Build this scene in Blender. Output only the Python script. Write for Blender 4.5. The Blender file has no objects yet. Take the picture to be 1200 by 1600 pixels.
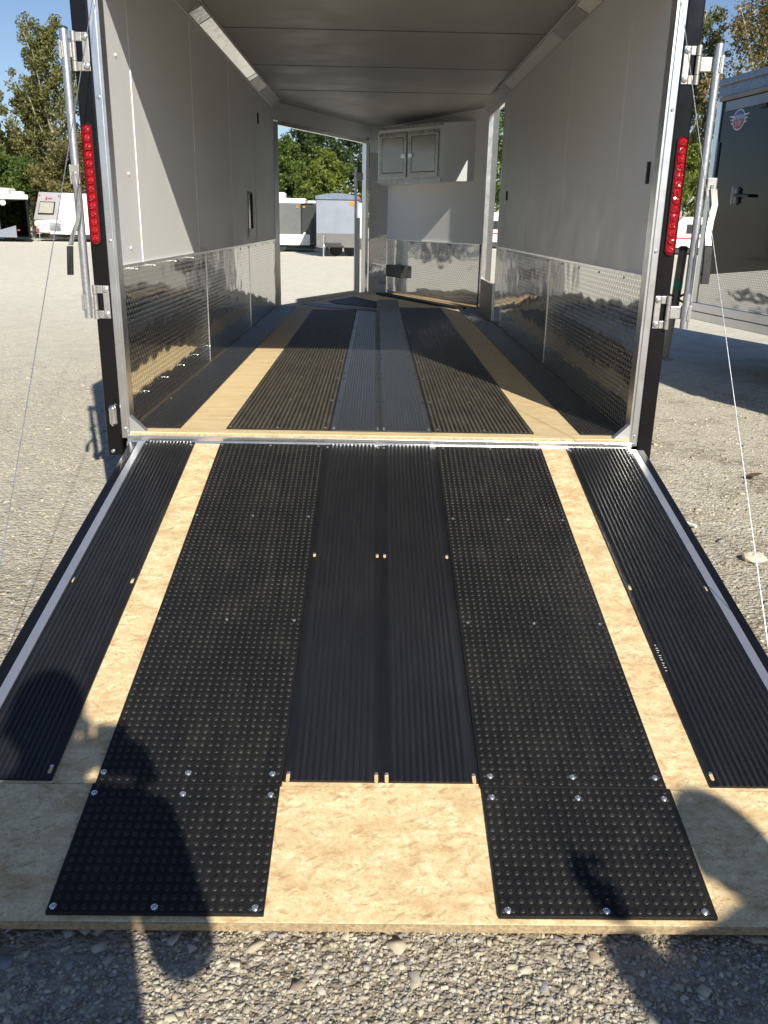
import bpy, math, random
import numpy as np
from mathutils import Matrix, Vector

sc = bpy.context.scene
COL = sc.collection
R = math.radians
rnd = random.Random(7)

# ------------------------------------------------------------------ camera, sky, sun, exposure
CAM = Vector((-0.0305, -3.4106, 0.8169))
YAW, PITCH, ROLL, FPX = 0.0148, -0.3262, 0.0199, 1339.0
fw = Vector((math.sin(YAW)*math.cos(PITCH), math.cos(YAW)*math.cos(PITCH), math.sin(PITCH)))
r0 = Vector((math.cos(YAW), -math.sin(YAW), 0)); u0 = r0.cross(fw)
rt = r0*math.cos(ROLL) + u0*math.sin(ROLL); up = -r0*math.sin(ROLL) + u0*math.cos(ROLL)
cd = bpy.data.cameras.new('camera'); cam = bpy.data.objects.new('camera', cd); COL.objects.link(cam)
cd.sensor_fit = 'VERTICAL'; cd.sensor_height = 36.0; cd.lens = FPX/1600*36.0
cd.clip_start = 0.05; cd.clip_end = 2000
cam.matrix_world = Matrix(((rt.x, up.x, -fw.x, CAM.x), (rt.y, up.y, -fw.y, CAM.y), (rt.z, up.z, -fw.z, CAM.z), (0, 0, 0, 1)))
sc.camera = cam

SUN = Vector((-0.344, 1.0, -0.68)).normalized()          # direction the light travels
EL = math.asin(-SUN.z); AZ = math.atan2(-SUN.x, -SUN.y)
w = bpy.data.worlds.new('World'); sc.world = w; w.use_nodes = True
wn = w.node_tree; bgn = wn.nodes['Background']
sky = wn.nodes.new('ShaderNodeTexSky'); sky.sky_type = 'NISHITA'; sky.sun_disc = False
sky.sun_elevation = EL; sky.sun_rotation = AZ; sky.altitude = 200; sky.air_density = 1.0; sky.dust_density = 0.25; sky.ozone_density = 2.6
hs = wn.nodes.new('ShaderNodeMix'); hs.data_type = 'RGBA'; hs.blend_type = 'MULTIPLY'; hs.inputs[0].default_value = 1.0; hs.inputs[7].default_value = (.99, .99, 1.07, 1)
wn.links.new(sky.outputs[0], hs.inputs[6]); wn.links.new(hs.outputs[2], bgn.inputs[0]); bgn.inputs[1].default_value = 0.068
sd = bpy.data.lights.new('sun', 'SUN'); sd.energy = 5.0; sd.angle = R(0.55); sd.color = (1.0, 0.935, 0.80)
so = bpy.data.objects.new('sun', sd); COL.objects.link(so)
so.rotation_euler = SUN.to_track_quat('-Z', 'Y').to_euler(); so.location = (5, -15, 12)
sc.view_settings.view_transform = 'Standard'; sc.view_settings.look = 'None'
sc.view_settings.exposure = 0.50; sc.view_settings.gamma = 1.0; sc.view_settings.use_curve_mapping = False
sc.render.engine = 'CYCLES'
sc.cycles.use_denoising = True; sc.cycles.max_bounces = 12; sc.cycles.diffuse_bounces = 6; sc.cycles.glossy_bounces = 6

GZ = -0.5                                                 # ground level; trailer floor is z = 0

# ------------------------------------------------------------------ node helpers
class NT:
    def __init__(s, name):
        s.m = bpy.data.materials.new(name); s.m.use_nodes = True
        s.t = s.m.node_tree; s.b = s.t.nodes['Principled BSDF']
    def n(s, t, **k):
        d = s.t.nodes.new(t)
        for a, v in k.items(): setattr(d, a, v)
        return d
    def put(s, sock, v):
        if isinstance(v, bpy.types.NodeSocket): s.t.links.new(v, sock)
        elif v is not None: sock.default_value = v
    def math(s, op, a, b=None, c=None, clamp=False):
        d = s.n('ShaderNodeMath', operation=op); d.use_clamp = clamp
        for i, v in enumerate((a, b, c)): s.put(d.inputs[i], v) if v is not None else None
        return d.outputs[0]
    def mix(s, f, a, b, mode='MIX'):
        d = s.n('ShaderNodeMix', data_type='RGBA', blend_type=mode)
        s.put(d.inputs[0], f); s.put(d.inputs[6], a if isinstance(a, bpy.types.NodeSocket) else (*a, 1)); s.put(d.inputs[7], b if isinstance(b, bpy.types.NodeSocket) else (*b, 1))
        return d.outputs[2]
    def ramp(s, f, stops, interp='LINEAR'):
        d = s.n('ShaderNodeValToRGB'); d.color_ramp.interpolation = interp
        e = d.color_ramp.elements
        while len(e) < len(stops): e.new(0.5)
        for x, (p, c) in zip(e, stops):
            x.position = p; x.color = (*c, 1) if len(c) == 3 else c
        s.put(d.inputs[0], f); return d.outputs[0]
    def fr(s, f, a, b, c=0.0, d=1.0):
        m = s.n('ShaderNodeMapRange'); s.put(m.inputs[0], f)
        for i, v in zip((1, 2, 3, 4), (a, b, c, d)): m.inputs[i].default_value = v
        return m.outputs[0]
    def obj(s): return s.n('ShaderNodeTexCoord').outputs['Object']
    def uv(s): return s.n('ShaderNodeTexCoord').outputs['UV']
    def geo(s): return s.n('ShaderNodeNewGeometry').outputs['Position']
    def mapping(s, v, scale=(1, 1, 1), rot=(0, 0, 0), loc=(0, 0, 0)):
        d = s.n('ShaderNodeMapping'); s.put(d.inputs[0], v)
        d.inputs[1].default_value = loc; d.inputs[2].default_value = rot; d.inputs[3].default_value = scale
        return d.outputs[0]
    def noise(s, v, scale, detail=3, rough=0.55, dist=0.0, col=False):
        d = s.n('ShaderNodeTexNoise'); s.put(d.inputs['Vector'], v)
        d.inputs['Scale'].default_value = scale; d.inputs['Detail'].default_value = detail
        d.inputs['Roughness'].default_value = rough; d.inputs['Distortion'].default_value = dist
        return d.outputs[1 if col else 0]
    def voro(s, v, scale, feat='F1', dim='3D', rand=1.0):
        d = s.n('ShaderNodeTexVoronoi', feature=feat, voronoi_dimensions=dim); s.put(d.inputs['Vector'], v)
        d.inputs['Scale'].default_value = scale; d.inputs['Randomness'].default_value = rand
        return d
    def sep(s, v):
        d = s.n('ShaderNodeSeparateXYZ'); s.put(d.inputs[0], v); return d.outputs
    def rgb(s, v):
        d = s.n('ShaderNodeSeparateColor'); s.put(d.inputs[0], v); return d.outputs
    def bump(s, h, strength=0.3, dist=0.01, normal=None):
        d = s.n('ShaderNodeBump'); d.inputs['Strength'].default_value = strength; d.inputs['Distance'].default_value = dist
        s.put(d.inputs['Height'], h)
        if normal is not None: s.put(d.inputs['Normal'], normal)
        return d.outputs[0]
    def attr(s, n): return s.n('ShaderNodeAttribute', attribute_name=n).outputs
    def set(s, base=None, rough=None, metal=None, normal=None, **k):
        if base is not None: s.put(s.b.inputs['Base Color'], base if isinstance(base, bpy.types.NodeSocket) else (*base, 1))
        s.put(s.b.inputs['Roughness'], rough); s.put(s.b.inputs['Metallic'], metal)
        if normal is not None: s.put(s.b.inputs['Normal'], normal)
        for kk, v in k.items(): s.put(s.b.inputs[kk.replace('_', ' ')], v)
        return s.m

MAT = {}
def plain(name, base, rough=0.5, metal=0.0, var=0.12, nscale=6.0, bumpk=0.0, bscale=60, rvar=0.1, **k):
    s = NT(name); p = s.geo()
    f = s.noise(p, nscale, 5, 0.6)
    lo = tuple(c*(1-var) for c in base); hi = tuple(min(1, c*(1+var)) for c in base)
    c = s.mix(s.fr(f, 0.3, 0.7), lo, hi)
    rr = s.fr(s.noise(p, nscale*3, 4), 0.25, 0.75, max(0.02, rough-rvar), min(1, rough+rvar))
    nn = s.bump(s.noise(p, bscale, 4), bumpk, 0.004) if bumpk else None
    MAT[name] = s.set(c, rr, metal, nn, **k); return MAT[name]

plain('wall_vinyl', (.80, .80, .80), .42, var=.03, nscale=2.2, bumpk=.06, bscale=40)
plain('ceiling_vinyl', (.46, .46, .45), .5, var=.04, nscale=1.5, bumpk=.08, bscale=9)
plain('aluminium', (.80, .81, .82), .30, 1.0, var=.03, nscale=5, rvar=.04)
plain('bright_aluminium', (.86, .87, .88), .24, 1.0, var=.03, nscale=6, rvar=.04)
plain('edge_aluminium', (.74, .75, .77), .34, .85, var=.04, nscale=8, rvar=.05)
plain('cast_aluminium', (.38, .375, .36), .48, .7, var=.10, nscale=30, bumpk=.15, bscale=150)
plain('galvanised', (.56, .57, .59), .38, .9, var=.08, nscale=40)
plain('black_paint', (.006, .006, .007), .20, var=.2, nscale=5, rvar=.05, Specular_IOR_Level=.35)
plain('black_gloss', (.006, .007, .011), .05, var=.1, nscale=2, rvar=.02, Specular_IOR_Level=.26)
plain('black_plastic', (.018, .018, .019), .45, var=.2, nscale=20)
plain('charcoal_skin', (.14, .142, .145), .25, .2, var=.05, nscale=2)
plain('silver_skin', (.27, .30, .36), .35, .25, var=.05, nscale=1)
plain('grey_skin', (.17, .18, .18), .3, .3, var=.08, nscale=1)
plain('dark_skin', (.05, .052, .055), .25, .2, var=.08, nscale=1)
plain('white_skin', (.80, .80, .78), .35, var=.04, nscale=1)
plain('white_trim', (.80, .80, .77), .4, var=.04)
plain('roof_blue_grey', (.20, .24, .32), .28, .3, var=.1)
plain('window_glass_dark', (.03, .032, .035), .06, var=.1)
plain('window_shade', (.42, .42, .38), .5, var=.12, nscale=8)
plain('tyre_rubber', (.022, .022, .022), .75, var=.2, nscale=20)
plain('rust_frame', (.03, .03, .03), .55, var=.3)
plain('red_stripe', (.42, .06, .06), .4)
plain('amber_lens', (.75, .24, .02), .25)
plain('lens_red', (.30, .0015, .007), .16, var=.4, nscale=90, rvar=.05, Coat_Weight=.6)
plain('lens_deep', (.22, .002, .006), .12, var=.2)
plain('plywood_edge', (.40, .30, .18), .8, var=.4, nscale=90, bumpk=.5, bscale=200)
plain('beige_panel', (.34, .30, .23), .5, var=.1, nscale=8)
plain('screw_zinc', (.80, .80, .78), .22, .9, var=.1, nscale=200)
plain('screw_dark', (.03, .03, .03), .35, .6, var=.2)
plain('slot_wood', (.62, .42, .20), .7, var=.2, nscale=90)
plain('bark', (.20, .17, .13), .9, var=.35, nscale=6, bumpk=.6, bscale=20)
plain('pale_bark', (.36, .33, .27), .9, var=.3, nscale=6)
plain('skin', (.50, .33, .25), .5)
plain('jeans', (.06, .08, .14), .85, var=.2, nscale=40)
plain('shirt', (.16, .17, .19), .85, var=.15, nscale=30)
plain('hair', (.05, .035, .025), .7)
plain('phone_case', (.02, .02, .022), .3)
plain('green_label', (.02, .24, .15), .5)
plain('jack_metal', (.16, .15, .13), .5, .4, var=.2)
plain('badge_blue', (.05, .10, .35), .3)
plain('badge_red', (.45, .05, .06), .3)
plain('badge_silver', (.72, .73, .75), .3, .3)
plain('cabinet_skin', (.74, .78, .80), .30, .15, var=.02, nscale=1, rvar=.02)
plain('camper_front_shaded', (.50, .49, .52), .35, .2, var=.05)  # camper white with the shade of its front face put into the colour
plain('handle_metal', (.27, .265, .255), .42, .6, var=.15, nscale=25)
plain('frame_metal', (.42, .415, .40), .30, 1.0, var=.05)
plain('leaf_litter', (.13, .07, .04), .8, var=.3, nscale=60)
plain('limestone', (.60, .54, .43), .85, var=.2, nscale=25, bumpk=.5, bscale=60)
plain('light_film', (.90, .90, .87), .20, .85, var=.06, nscale=9, bumpk=.04, bscale=25)
plain('cove_face', (.40, .41, .42), .35, var=.08, nscale=9)
plain('clear_film', (.66, .66, .66), .12, .55, var=.15, nscale=30, bumpk=.6, bscale=30)

def m_osb():
    s = NT('osb_board'); p = s.obj()
    wob = s.n('ShaderNodeVectorMath', operation='ADD'); s.put(wob.inputs[0], p)
    sc2 = s.n('ShaderNodeVectorMath', operation='SCALE'); s.put(sc2.inputs[0], s.noise(p, 30, 4, .65, col=True)); sc2.inputs[3].default_value = .012
    s.put(wob.inputs[1], sc2.outputs[0]); q = wob.outputs[0]
    vals, keys = [], []
    for i, (rz, sx, sy) in enumerate(((.25, 26, 110), (1.2, 28, 120), (2.25, 26, 110), (2.8, 38, 160), (1.65, 34, 150), (.7, 44, 190))):
        v = s.voro(s.mapping(s.mapping(q, rot=(0, 0, rz)), (sx, sy, 1), loc=(i*3.7, i*1.9, 0)), 1.0, dim='2D')
        c = s.rgb(v.outputs['Color']); vals.append(c[0]); keys.append(c[1])
    val, key = vals[0], keys[0]
    def pick(va, ka, vb, kb):
        f = s.math('GREATER_THAN', kb, ka)
        d = s.n('ShaderNodeMix'); s.put(d.inputs[0], f); s.put(d.inputs[2], va); s.put(d.inputs[3], vb)
        return d.outputs[0], s.math('MAXIMUM', ka, kb)
    for i in range(1, 6): val, key = pick(val, key, vals[i], keys[i])
    patch = s.noise(s.mapping(p, (1, 1.8, 1)), 9, 6, .7)
    c = s.ramp(val, [(0, (.55, .405, .20)), (.10, (.65, .505, .275)), (.4, (.705, .565, .325)), (.75, (.74, .605, .36)), (1, (.78, .665, .425))])
    c = s.mix(s.fr(patch, .44, .62, 0, .72), c, (.485, .31, .14))
    c = s.mix(s.math('MULTIPLY', s.fr(s.noise(s.mapping(q, (26, 60, 1)), 1, 5, .75), .50, .64, 0, .75), s.fr(s.noise(p, 9, 3), .38, .54)), c, (.38, .225, .09))
    sq = s.noise(s.mapping(q, (70, 260, 1)), 1, 3, .6, 1.0)
    c = s.mix(s.math('MULTIPLY', s.fr(sq, .60, .66, 0, .85), s.fr(s.noise(p, 16, 3, .6), .46, .58)), c, (.27, .155, .065))
    sq2 = s.noise(s.mapping(s.mapping(q, rot=(0, 0, 1.1)), (90, 420, 1)), 1, 3, .6, .8)
    c = s.mix(s.math('MULTIPLY', s.fr(sq2, .62, .67, 0, .8), s.fr(s.noise(p, 19, 3, .6), .46, .58)), c, (.86, .76, .56))
    fib = s.noise(s.mapping(s.mapping(q, rot=(0, 0, .45)), (34, 330, 1)), 1, 4, .7); fib2 = s.noise(s.mapping(s.mapping(q, rot=(0, 0, 2.3)), (36, 300, 1)), 1, 4, .7)
    gate = s.fr(s.noise(p, 16, 4, .6), .40, .62)
    c = s.mix(s.math('MULTIPLY', s.fr(fib, .56, .70, 0, .85), gate), c, (.36, .21, .09))
    c = s.mix(s.fr(fib2, .62, .74, 0, .45), c, (.48, .30, .15))
    flake = s.voro(s.mapping(s.mapping(q, rot=(0, 0, 2.6)), (45, 170, 1)), 1.0, dim='2D'); fk = s.rgb(flake.outputs['Color'])
    c = s.mix(s.math('MULTIPLY', s.fr(fk[2], .90, 1.0), .55), c, (.34, .20, .09))
    c = s.mix(s.fr(s.noise(p, 140, 3), .35, .75, 0, .20), c, (.82, .69, .47))
    edge = s.math('ADD', s.math('MULTIPLY', val, .6), s.math('MULTIPLY', fib, .4))
    MAT['osb'] = s.set(c, s.fr(patch, .3, .7, .6, .8), 0, s.bump(edge, .35, .0012))
m_osb()

def m_ply():
    s = NT('plywood_floor'); p = s.obj()
    g = s.noise(s.mapping(p, (4, 70, 4)), 1, 5, .65, .4)
    g2 = s.noise(s.mapping(p, (1.2, 14, 1)), 1, 4, .6, 1.2)
    c = s.ramp(g, [(.25, (.54, .40, .20)), (.5, (.68, .54, .31)), (.75, (.78, .65, .41))])
    c = s.mix(s.fr(g2, .52, .72, 0, .45), c, (.50, .33, .17))
    c = s.mix(s.fr(s.noise(s.mapping(p, (1, 2.5, 1)), 8, 6, .72), .46, .66, 0, .55), c, (.50, .345, .18))
    c = s.mix(s.fr(s.noise(s.mapping(p, (40, 160, 1)), 1, 3, .6), .62, .68, 0, .6), c, (.32, .20, .09))
    MAT['plywood'] = s.set(c, .62, 0, s.bump(g, .15, .001))
m_ply()

def m_rubber(name, base, rough, dust, dustcol, spec=.5, scale=1.0, bmp=.35, top=None, scratch=False):
    s = NT(name); p = s.obj()
    big = s.noise(p, 3.2*scale, 5, .65); fine = s.noise(p, 130, 4, .7); mid = s.noise(s.mapping(p, (30, 6, 30)), 1, 4, .7)
    f = s.math('MULTIPLY', s.fr(big, .38, .72), s.fr(mid, .35, .75))
    f = s.math('MULTIPLY', s.math('ADD', s.math('MULTIPLY', f, .7), s.fr(fine, .55, .85, 0, .6)), dust, clamp=True)
    c = s.mix(f, base, dustcol)
    if scratch: mid = s.noise(s.mapping(p, (420, 5, 60)), 1, 3, .6); mid = s.fr(mid, .5, .75)
    if top:
        z = s.sep(p)[2]; c = s.mix(s.math('MULTIPLY', s.fr(z, top[0], top[1], 0, top[2]), s.fr(mid, .2, .6, .35, 1)), c, dustcol)
    s.put(s.b.inputs['Specular IOR Level'], spec)
    MAT[name] = s.set(c, s.fr(fine, .3, .7, rough-.1, rough+.12), 0, s.bump(fine, bmp, .0012))
m_rubber('rubber_mat', (.0062, .0064, .0070), .55, .34, (.085, .078, .062), .34)
m_rubber('rubber_rib', (.010, .0098, .0095), .55, .5, (.15, .13, .095), .25, top=(.0055, .0085, .75))
m_rubber('rubber_stud', (.011, .011, .0112), .46, .50, (.13, .12, .10), .45, scale=2)
m_rubber('plastic_rib', (.0062, .0068, .0092), .40, .14, (.12, .12, .12), .5, top=(.0066, .0088, .20), scratch=True)
m_rubber('plastic_floor', (.032, .034, .038), .34, .35, (.14, .135, .12), .62)
m_rubber('plastic_side', (.013, .0133, .0142), .42, .35, (.10, .095, .085), .36, top=(.004, .0072, .25))

def m_tread():
    s = NT('diamond_tread'); uv = s.uv(); x, y, _ = s.sep(uv)
    P = .0185
    U = s.math('DIVIDE', x, P); V = s.math('DIVIDE', y, P*1.15)
    iu, iv = s.math('FLOOR', U), s.math('FLOOR', V)
    fu = s.math('SUBTRACT', s.math('SUBTRACT', U, iu), .5); fv = s.math('SUBTRACT', s.math('SUBTRACT', V, iv), .5)
    par = s.math('FLOORED_MODULO', s.math('ADD', iu, iv), 2.0)
    sg = s.math('SUBTRACT', s.math('MULTIPLY', par, 2.0), 1.0)
    c, d = .80, .60
    a = s.math('ADD', s.math('MULTIPLY', fv, c), s.math('MULTIPLY', s.math('MULTIPLY', fu, sg), d))
    b = s.math('SUBTRACT', s.math('MULTIPLY', fu, c), s.math('MULTIPLY', s.math('MULTIPLY', fv, sg), d))
    e = s.math('ADD', s.math('POWER', s.math('DIVIDE', a, .56), 2.0), s.math('POWER', s.math('DIVIDE', b, .15), 2.0))
    h = s.fr(e, 0, 1.0, 1, 0)
    pos = s.geo()
    big = s.noise(s.mapping(pos, (2.2, 2.2, 3.4)), 1, 2, .5)
    n1 = s.bump(big, .22, .030); n2 = s.bump(h, 1.0, .0022, n1)
    sm = s.noise(pos, 18, 4, .6)
    MAT['tread'] = s.set(s.mix(sm, (.62, .62, .61), (.70, .70, .69)), s.fr(sm, .3, .7, .04, .08), 1.0, n2)
    s2 = NT('mirror_panel'); pos = s2.geo()
    n1 = s2.bump(s2.noise(s2.mapping(pos, (4, 4, 5)), 1, 1), .10, .02)
    MAT['mirror'] = s2.set((.46, .45, .44), .24, 1.0, n1)
m_tread()

def m_ground():
    s = NT('gravel_ground'); p = s.geo()
    v1 = s.voro(p, 62, dim='2D'); c1 = s.rgb(v1.outputs['Color'])
    v2 = s.voro(p, 24, dim='2D'); c2 = s.rgb(v2.outputs['Color'])
    v3 = s.voro(p, 150, dim='2D'); c3 = s.rgb(v3.outputs['Color'])
    big = s.noise(p, .35, 5, .6); med = s.noise(p, 2.6, 5, .65); fine = s.noise(p, 30, 4, .6)
    tone = s.math('ADD', s.math('MULTIPLY', c1[0], .45), s.math('ADD', s.math('MULTIPLY', c3[0], .35), s.math('MULTIPLY', c2[0], .20)))
    c = s.ramp(tone, [(.15, (.31, .275, .205)), (.38, (.46, .42, .325)), (.6, (.58, .54, .43)), (.85, (.72, .68, .565))])
    c = s.mix(s.math('MULTIPLY', s.math('GREATER_THAN', c1[1], .80), .55), c, (.37, .37, .37))
    x, y, z = s.sep(p)
    dirt = s.math('MULTIPLY', s.fr(med, .50, .62), s.fr(fine, .38, .56))
    c = s.mix(s.math('MULTIPLY', dirt, s.fr(x, -1.0, 1.4, .30, .80)), c, (.15, .118, .075))
    c = s.mix(s.fr(big, .35, .65, 0, .35), c, (.50, .46, .38))
    x, y, z = s.sep(p)
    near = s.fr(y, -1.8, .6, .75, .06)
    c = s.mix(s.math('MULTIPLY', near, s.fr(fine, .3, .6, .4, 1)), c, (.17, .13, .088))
    far = s.fr(y, 2.0, 13.0, 0, .85)                        # paler, more even colour out in the open yard
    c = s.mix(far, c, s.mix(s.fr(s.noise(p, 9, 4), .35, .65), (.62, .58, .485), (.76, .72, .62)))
    h = s.math('ADD', s.math('MULTIPLY', v1.outputs['Distance'], -.8), s.math('ADD', s.math('MULTIPLY', v2.outputs['Distance'], -.7), s.math('MULTIPLY', v3.outputs['Distance'], -.3)))
    h = s.math('ADD', h, s.math('MULTIPLY', med, 1.2))
    bn = s.n('ShaderNodeBump'); bn.inputs['Distance'].default_value = .014; s.put(bn.inputs['Height'], h); s.put(bn.inputs['Strength'], s.fr(y, -1.0, 7.0, .75, .10))
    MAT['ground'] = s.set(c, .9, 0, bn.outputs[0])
    s = NT('stone'); a = s.attr('tint'); p = s.geo()
    c = s.mix(s.fr(s.noise(p, 120, 4), .3, .7, 0, .35), a[0], (.30, .27, .21))
    MAT['stone'] = s.set(c, .85, 0, s.bump(s.noise(p, 220, 3), .3, .002))
    s = NT('leaf'); a = s.attr('tint')
    MAT['leaf'] = s.set(a[0], .55)
    tr = s.n('ShaderNodeBsdfTranslucent'); s.put(tr.inputs[0], s.mix(.5, a[0], (.25, .30, .04)))
    mx = s.n('ShaderNodeMixShader'); mx.inputs[0].default_value = .30
    s.put(mx.inputs[1], s.b.outputs[0]); s.put(mx.inputs[2], tr.outputs[0])
    s.put(s.t.nodes['Material Output'].inputs[0], mx.outputs[0])
m_ground()

# ------------------------------------------------------------------ mesh helpers
class MB:
    def __init__(s): s.v = []; s.f = []; s.uvf = None
    def add(s, vs, fs):
        o = len(s.v); s.v += [tuple(v) for v in vs]; s.f += [tuple(i+o for i in f) for f in fs]; return s
    def hexa(s, p):                                         # 8 corners: bottom 4 ccw, top 4 ccw
        return s.add(p, [(3, 2, 1, 0), (4, 5, 6, 7), (0, 1, 5, 4), (1, 2, 6, 5), (2, 3, 7, 6), (3, 0, 4, 7)])
    def box(s, a, b):
        x0, y0, z0 = (min(a[i], b[i]) for i in range(3)); x1, y1, z1 = (max(a[i], b[i]) for i in range(3))
        return s.hexa([(x0, y0, z0), (x1, y0, z0), (x1, y1, z0), (x0, y1, z0), (x0, y0, z1), (x1, y0, z1), (x1, y1, z1), (x0, y1, z1)])
    def prism(s, poly, z0, z1):                             # poly: ccw list of (x, y)
        n = len(poly); vs = [(x, y, z0) for x, y in poly] + [(x, y, z1) for x, y in poly]
        return s.add(vs, [tuple(range(n))[::-1], tuple(range(n, 2*n))] + [(i, (i+1) % n, n+(i+1) % n, n+i) for i in range(n)])
    def slab(s, p0, p1, z0, z1, t):                         # upright board from p0 to p1 (x, y); t = thickness to the left of the run
        a, b = Vector(p0), Vector(p1); d = (b-a).normalized(); n = Vector((-d.y, d.x))*t
        q = [a, b, b+n, a+n] if t > 0 else [b, a, a+n, b+n]
        return s.prism([(v.x, v.y) for v in q], z0, z1)
    def tube(s, pts, r, n=12, cap=True):
        pts = [Vector(p) for p in pts]; rs = r if isinstance(r, (list, tuple)) else [r]*len(pts)
        d0 = (pts[1]-pts[0]).normalized(); ref = Vector((0, 0, 1)) if abs(d0.z) < .9 else Vector((1, 0, 0))
        a = d0.cross(ref).normalized(); vs = []
        for i, p in enumerate(pts):
            d = (pts[min(i+1, len(pts)-1)]-pts[max(i-1, 0)]).normalized()
            a = (a-d*a.dot(d)).normalized(); b = d.cross(a)
            vs += [p+(a*math.cos(2*math.pi*k/n)+b*math.sin(2*math.pi*k/n))*rs[i] for k in range(n)]
        fs = [(i*n+k, i*n+(k+1) % n, (i+1)*n+(k+1) % n, (i+1)*n+k) for i in range(len(pts)-1) for k in range(n)]
        if cap: fs += [tuple(range(n))[::-1], tuple(range((len(pts)-1)*n, len(pts)*n))]
        return s.add(vs, fs)
    def lathe(s, c, axis, prof, n=14):                      # prof: (radius, height) along axis from c
        c = Vector(c); ax = Vector(axis).normalized(); ref = Vector((0, 0, 1)) if abs(ax.z) < .9 else Vector((1, 0, 0))
        a = ax.cross(ref).normalized(); b = ax.cross(a); vs = []
        for r, h in prof: vs += [c+ax*h+(a*math.cos(2*math.pi*k/n)+b*math.sin(2*math.pi*k/n))*r for k in range(n)]
        m = len(prof)
        fs = [(i*n+k, (i+1)*n+k, (i+1)*n+(k+1) % n, i*n+(k+1) % n) for i in range(m-1) for k in range(n)]
        return s.add(vs, fs + [tuple(range(n)), tuple(range((m-1)*n, m*n))[::-1]])
    def ribs(s, x0, x1, y0, y1, n, base, h, margin=(0, 0), seg=5):
        pr = [(x0, base)]
        a, b = x0+margin[0], x1-margin[1]; p = (b-a)/n
        for i in range(n):
            for k in range(seg):
                pr.append((a+p*(i+(k+.001)/seg), base+h*abs(math.sin(math.pi*k/seg))))
        pr += [(b, base), (x1, base)]
        m = len(pr); vs = [(x, y0, z) for x, z in pr] + [(x, y1, z) for x, z in pr] + [(x0, y0, 0), (x1, y0, 0), (x0, y1, 0), (x1, y1, 0)]
        fs = [(i, i+1, m+i+1, m+i) for i in range(m-1)]
        q = 2*m
        fs += [(q, q+1) + tuple(range(m-1, -1, -1)), (q+3, q+2) + tuple(range(m, 2*m)), (q+2, q, 0, m), (q+1, q+3, 2*m-1, m-1)]
        return s.add(vs, fs)
    def build(s, name, mat, parent=None, smooth=False, bevel=0, uv=None):
        me = bpy.data.meshes.new(name); me.from_pydata(s.v, [], s.f); me.update()
        me.materials.append(MAT[mat] if isinstance(mat, str) else mat)
        if smooth:
            me.polygons.foreach_set('use_smooth', [True]*len(me.polygons)); me.set_sharp_from_angle(angle=R(38))
        if uv:                                              # uv(point) -> metres along the face
            l = me.uv_layers.new(name='UVMap')
            for lp in me.loops: l.data[lp.index].uv = uv(me.vertices[lp.vertex_index].co)
        o = bpy.data.objects.new(name, me); COL.objects.link(o)
        if parent: o.parent = parent
        if bevel:
            md = o.modifiers.new('bevel', 'BEVEL'); md.width = bevel; md.segments = 2; md.limit_method = 'ANGLE'; md.angle_limit = R(40)
        return o

def thing(name, label, cat, loc=(0, 0, 0), rz=0, group=None):
    o = bpy.data.objects.new(name, None); COL.objects.link(o); o.location = loc; o.rotation_euler = (0, 0, rz); o.empty_display_size = .2
    o['label'] = label; o['category'] = cat
    if group: o['group'] = group
    return o
def tag(o, label, cat, group=None):
    o['label'] = label; o['category'] = cat
    if group: o['group'] = group
    return o
def dup(o, parent, loc=None, rot=None):
    c = o.copy(); COL.objects.link(c); c.parent = parent
    if loc is not None: c.location = loc
    if rot is not None: c.rotation_euler = rot
    return c

# ------------------------------------------------------------------ ground
g = bpy.data.meshes.new('ground')
xs = [-400, -60, -12, 12, 60, 400]; ys = [-400, -60, -12, 14, 60, 600]
g.from_pydata([(x, y, GZ) for y in ys for x in xs], [], [(j*6+i, j*6+i+1, (j+1)*6+i+1, (j+1)*6+i) for j in range(5) for i in range(5)])
g.materials.append(MAT['ground']); ground = bpy.data.objects.new('ground', g); COL.objects.link(ground); ground['kind'] = 'structure'

# ------------------------------------------------------------------ the open trailer
T = thing('cargo_trailer', 'open enclosed trailer with grey walls, diamond plate skirting and black rear posts, ramp lowered', 'trailer', (0, 0, 0))
W = 1.016; VL = Vector((-1.016, 5.42)); VR = Vector((1.016, 5.50)); AL = Vector((-.12, 7.47)); AR = Vector((.10, 7.43)); CZ = 1.87
# floor deck
b = MB(); b.prism([(-1.0075, -.035), (1.0075, -.035), (1.0075, .052), (1.035, .052), (1.035, 5.45), (AR.x+.03, 7.48), (AL.x-.03, 7.5), (-1.035, 5.42), (-1.035, .052), (-1.0075, .052)], -.045, 0)
b.build('floor_deck', 'plywood', T)
b = MB(); b.box((-1.0, -.0385, -.040), (1.0, -.0355, -.004)); b.build('deck_edge', 'plywood_edge', T)
b = MB(); b.box((-1.015, -.056, -.052), (1.015, -.0385, -.010)); b.box((-1.015, -.072, -.056), (1.015, -.056, -.034))
b.build('sill', 'bright_aluminium', T, bevel=.002)
b = MB(); b.tube([(-1.0, -.066, -.040), (1.0, -.066, -.040)], .009, 10); b.build('hinge_barrel', 'aluminium', T, True)

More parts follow.
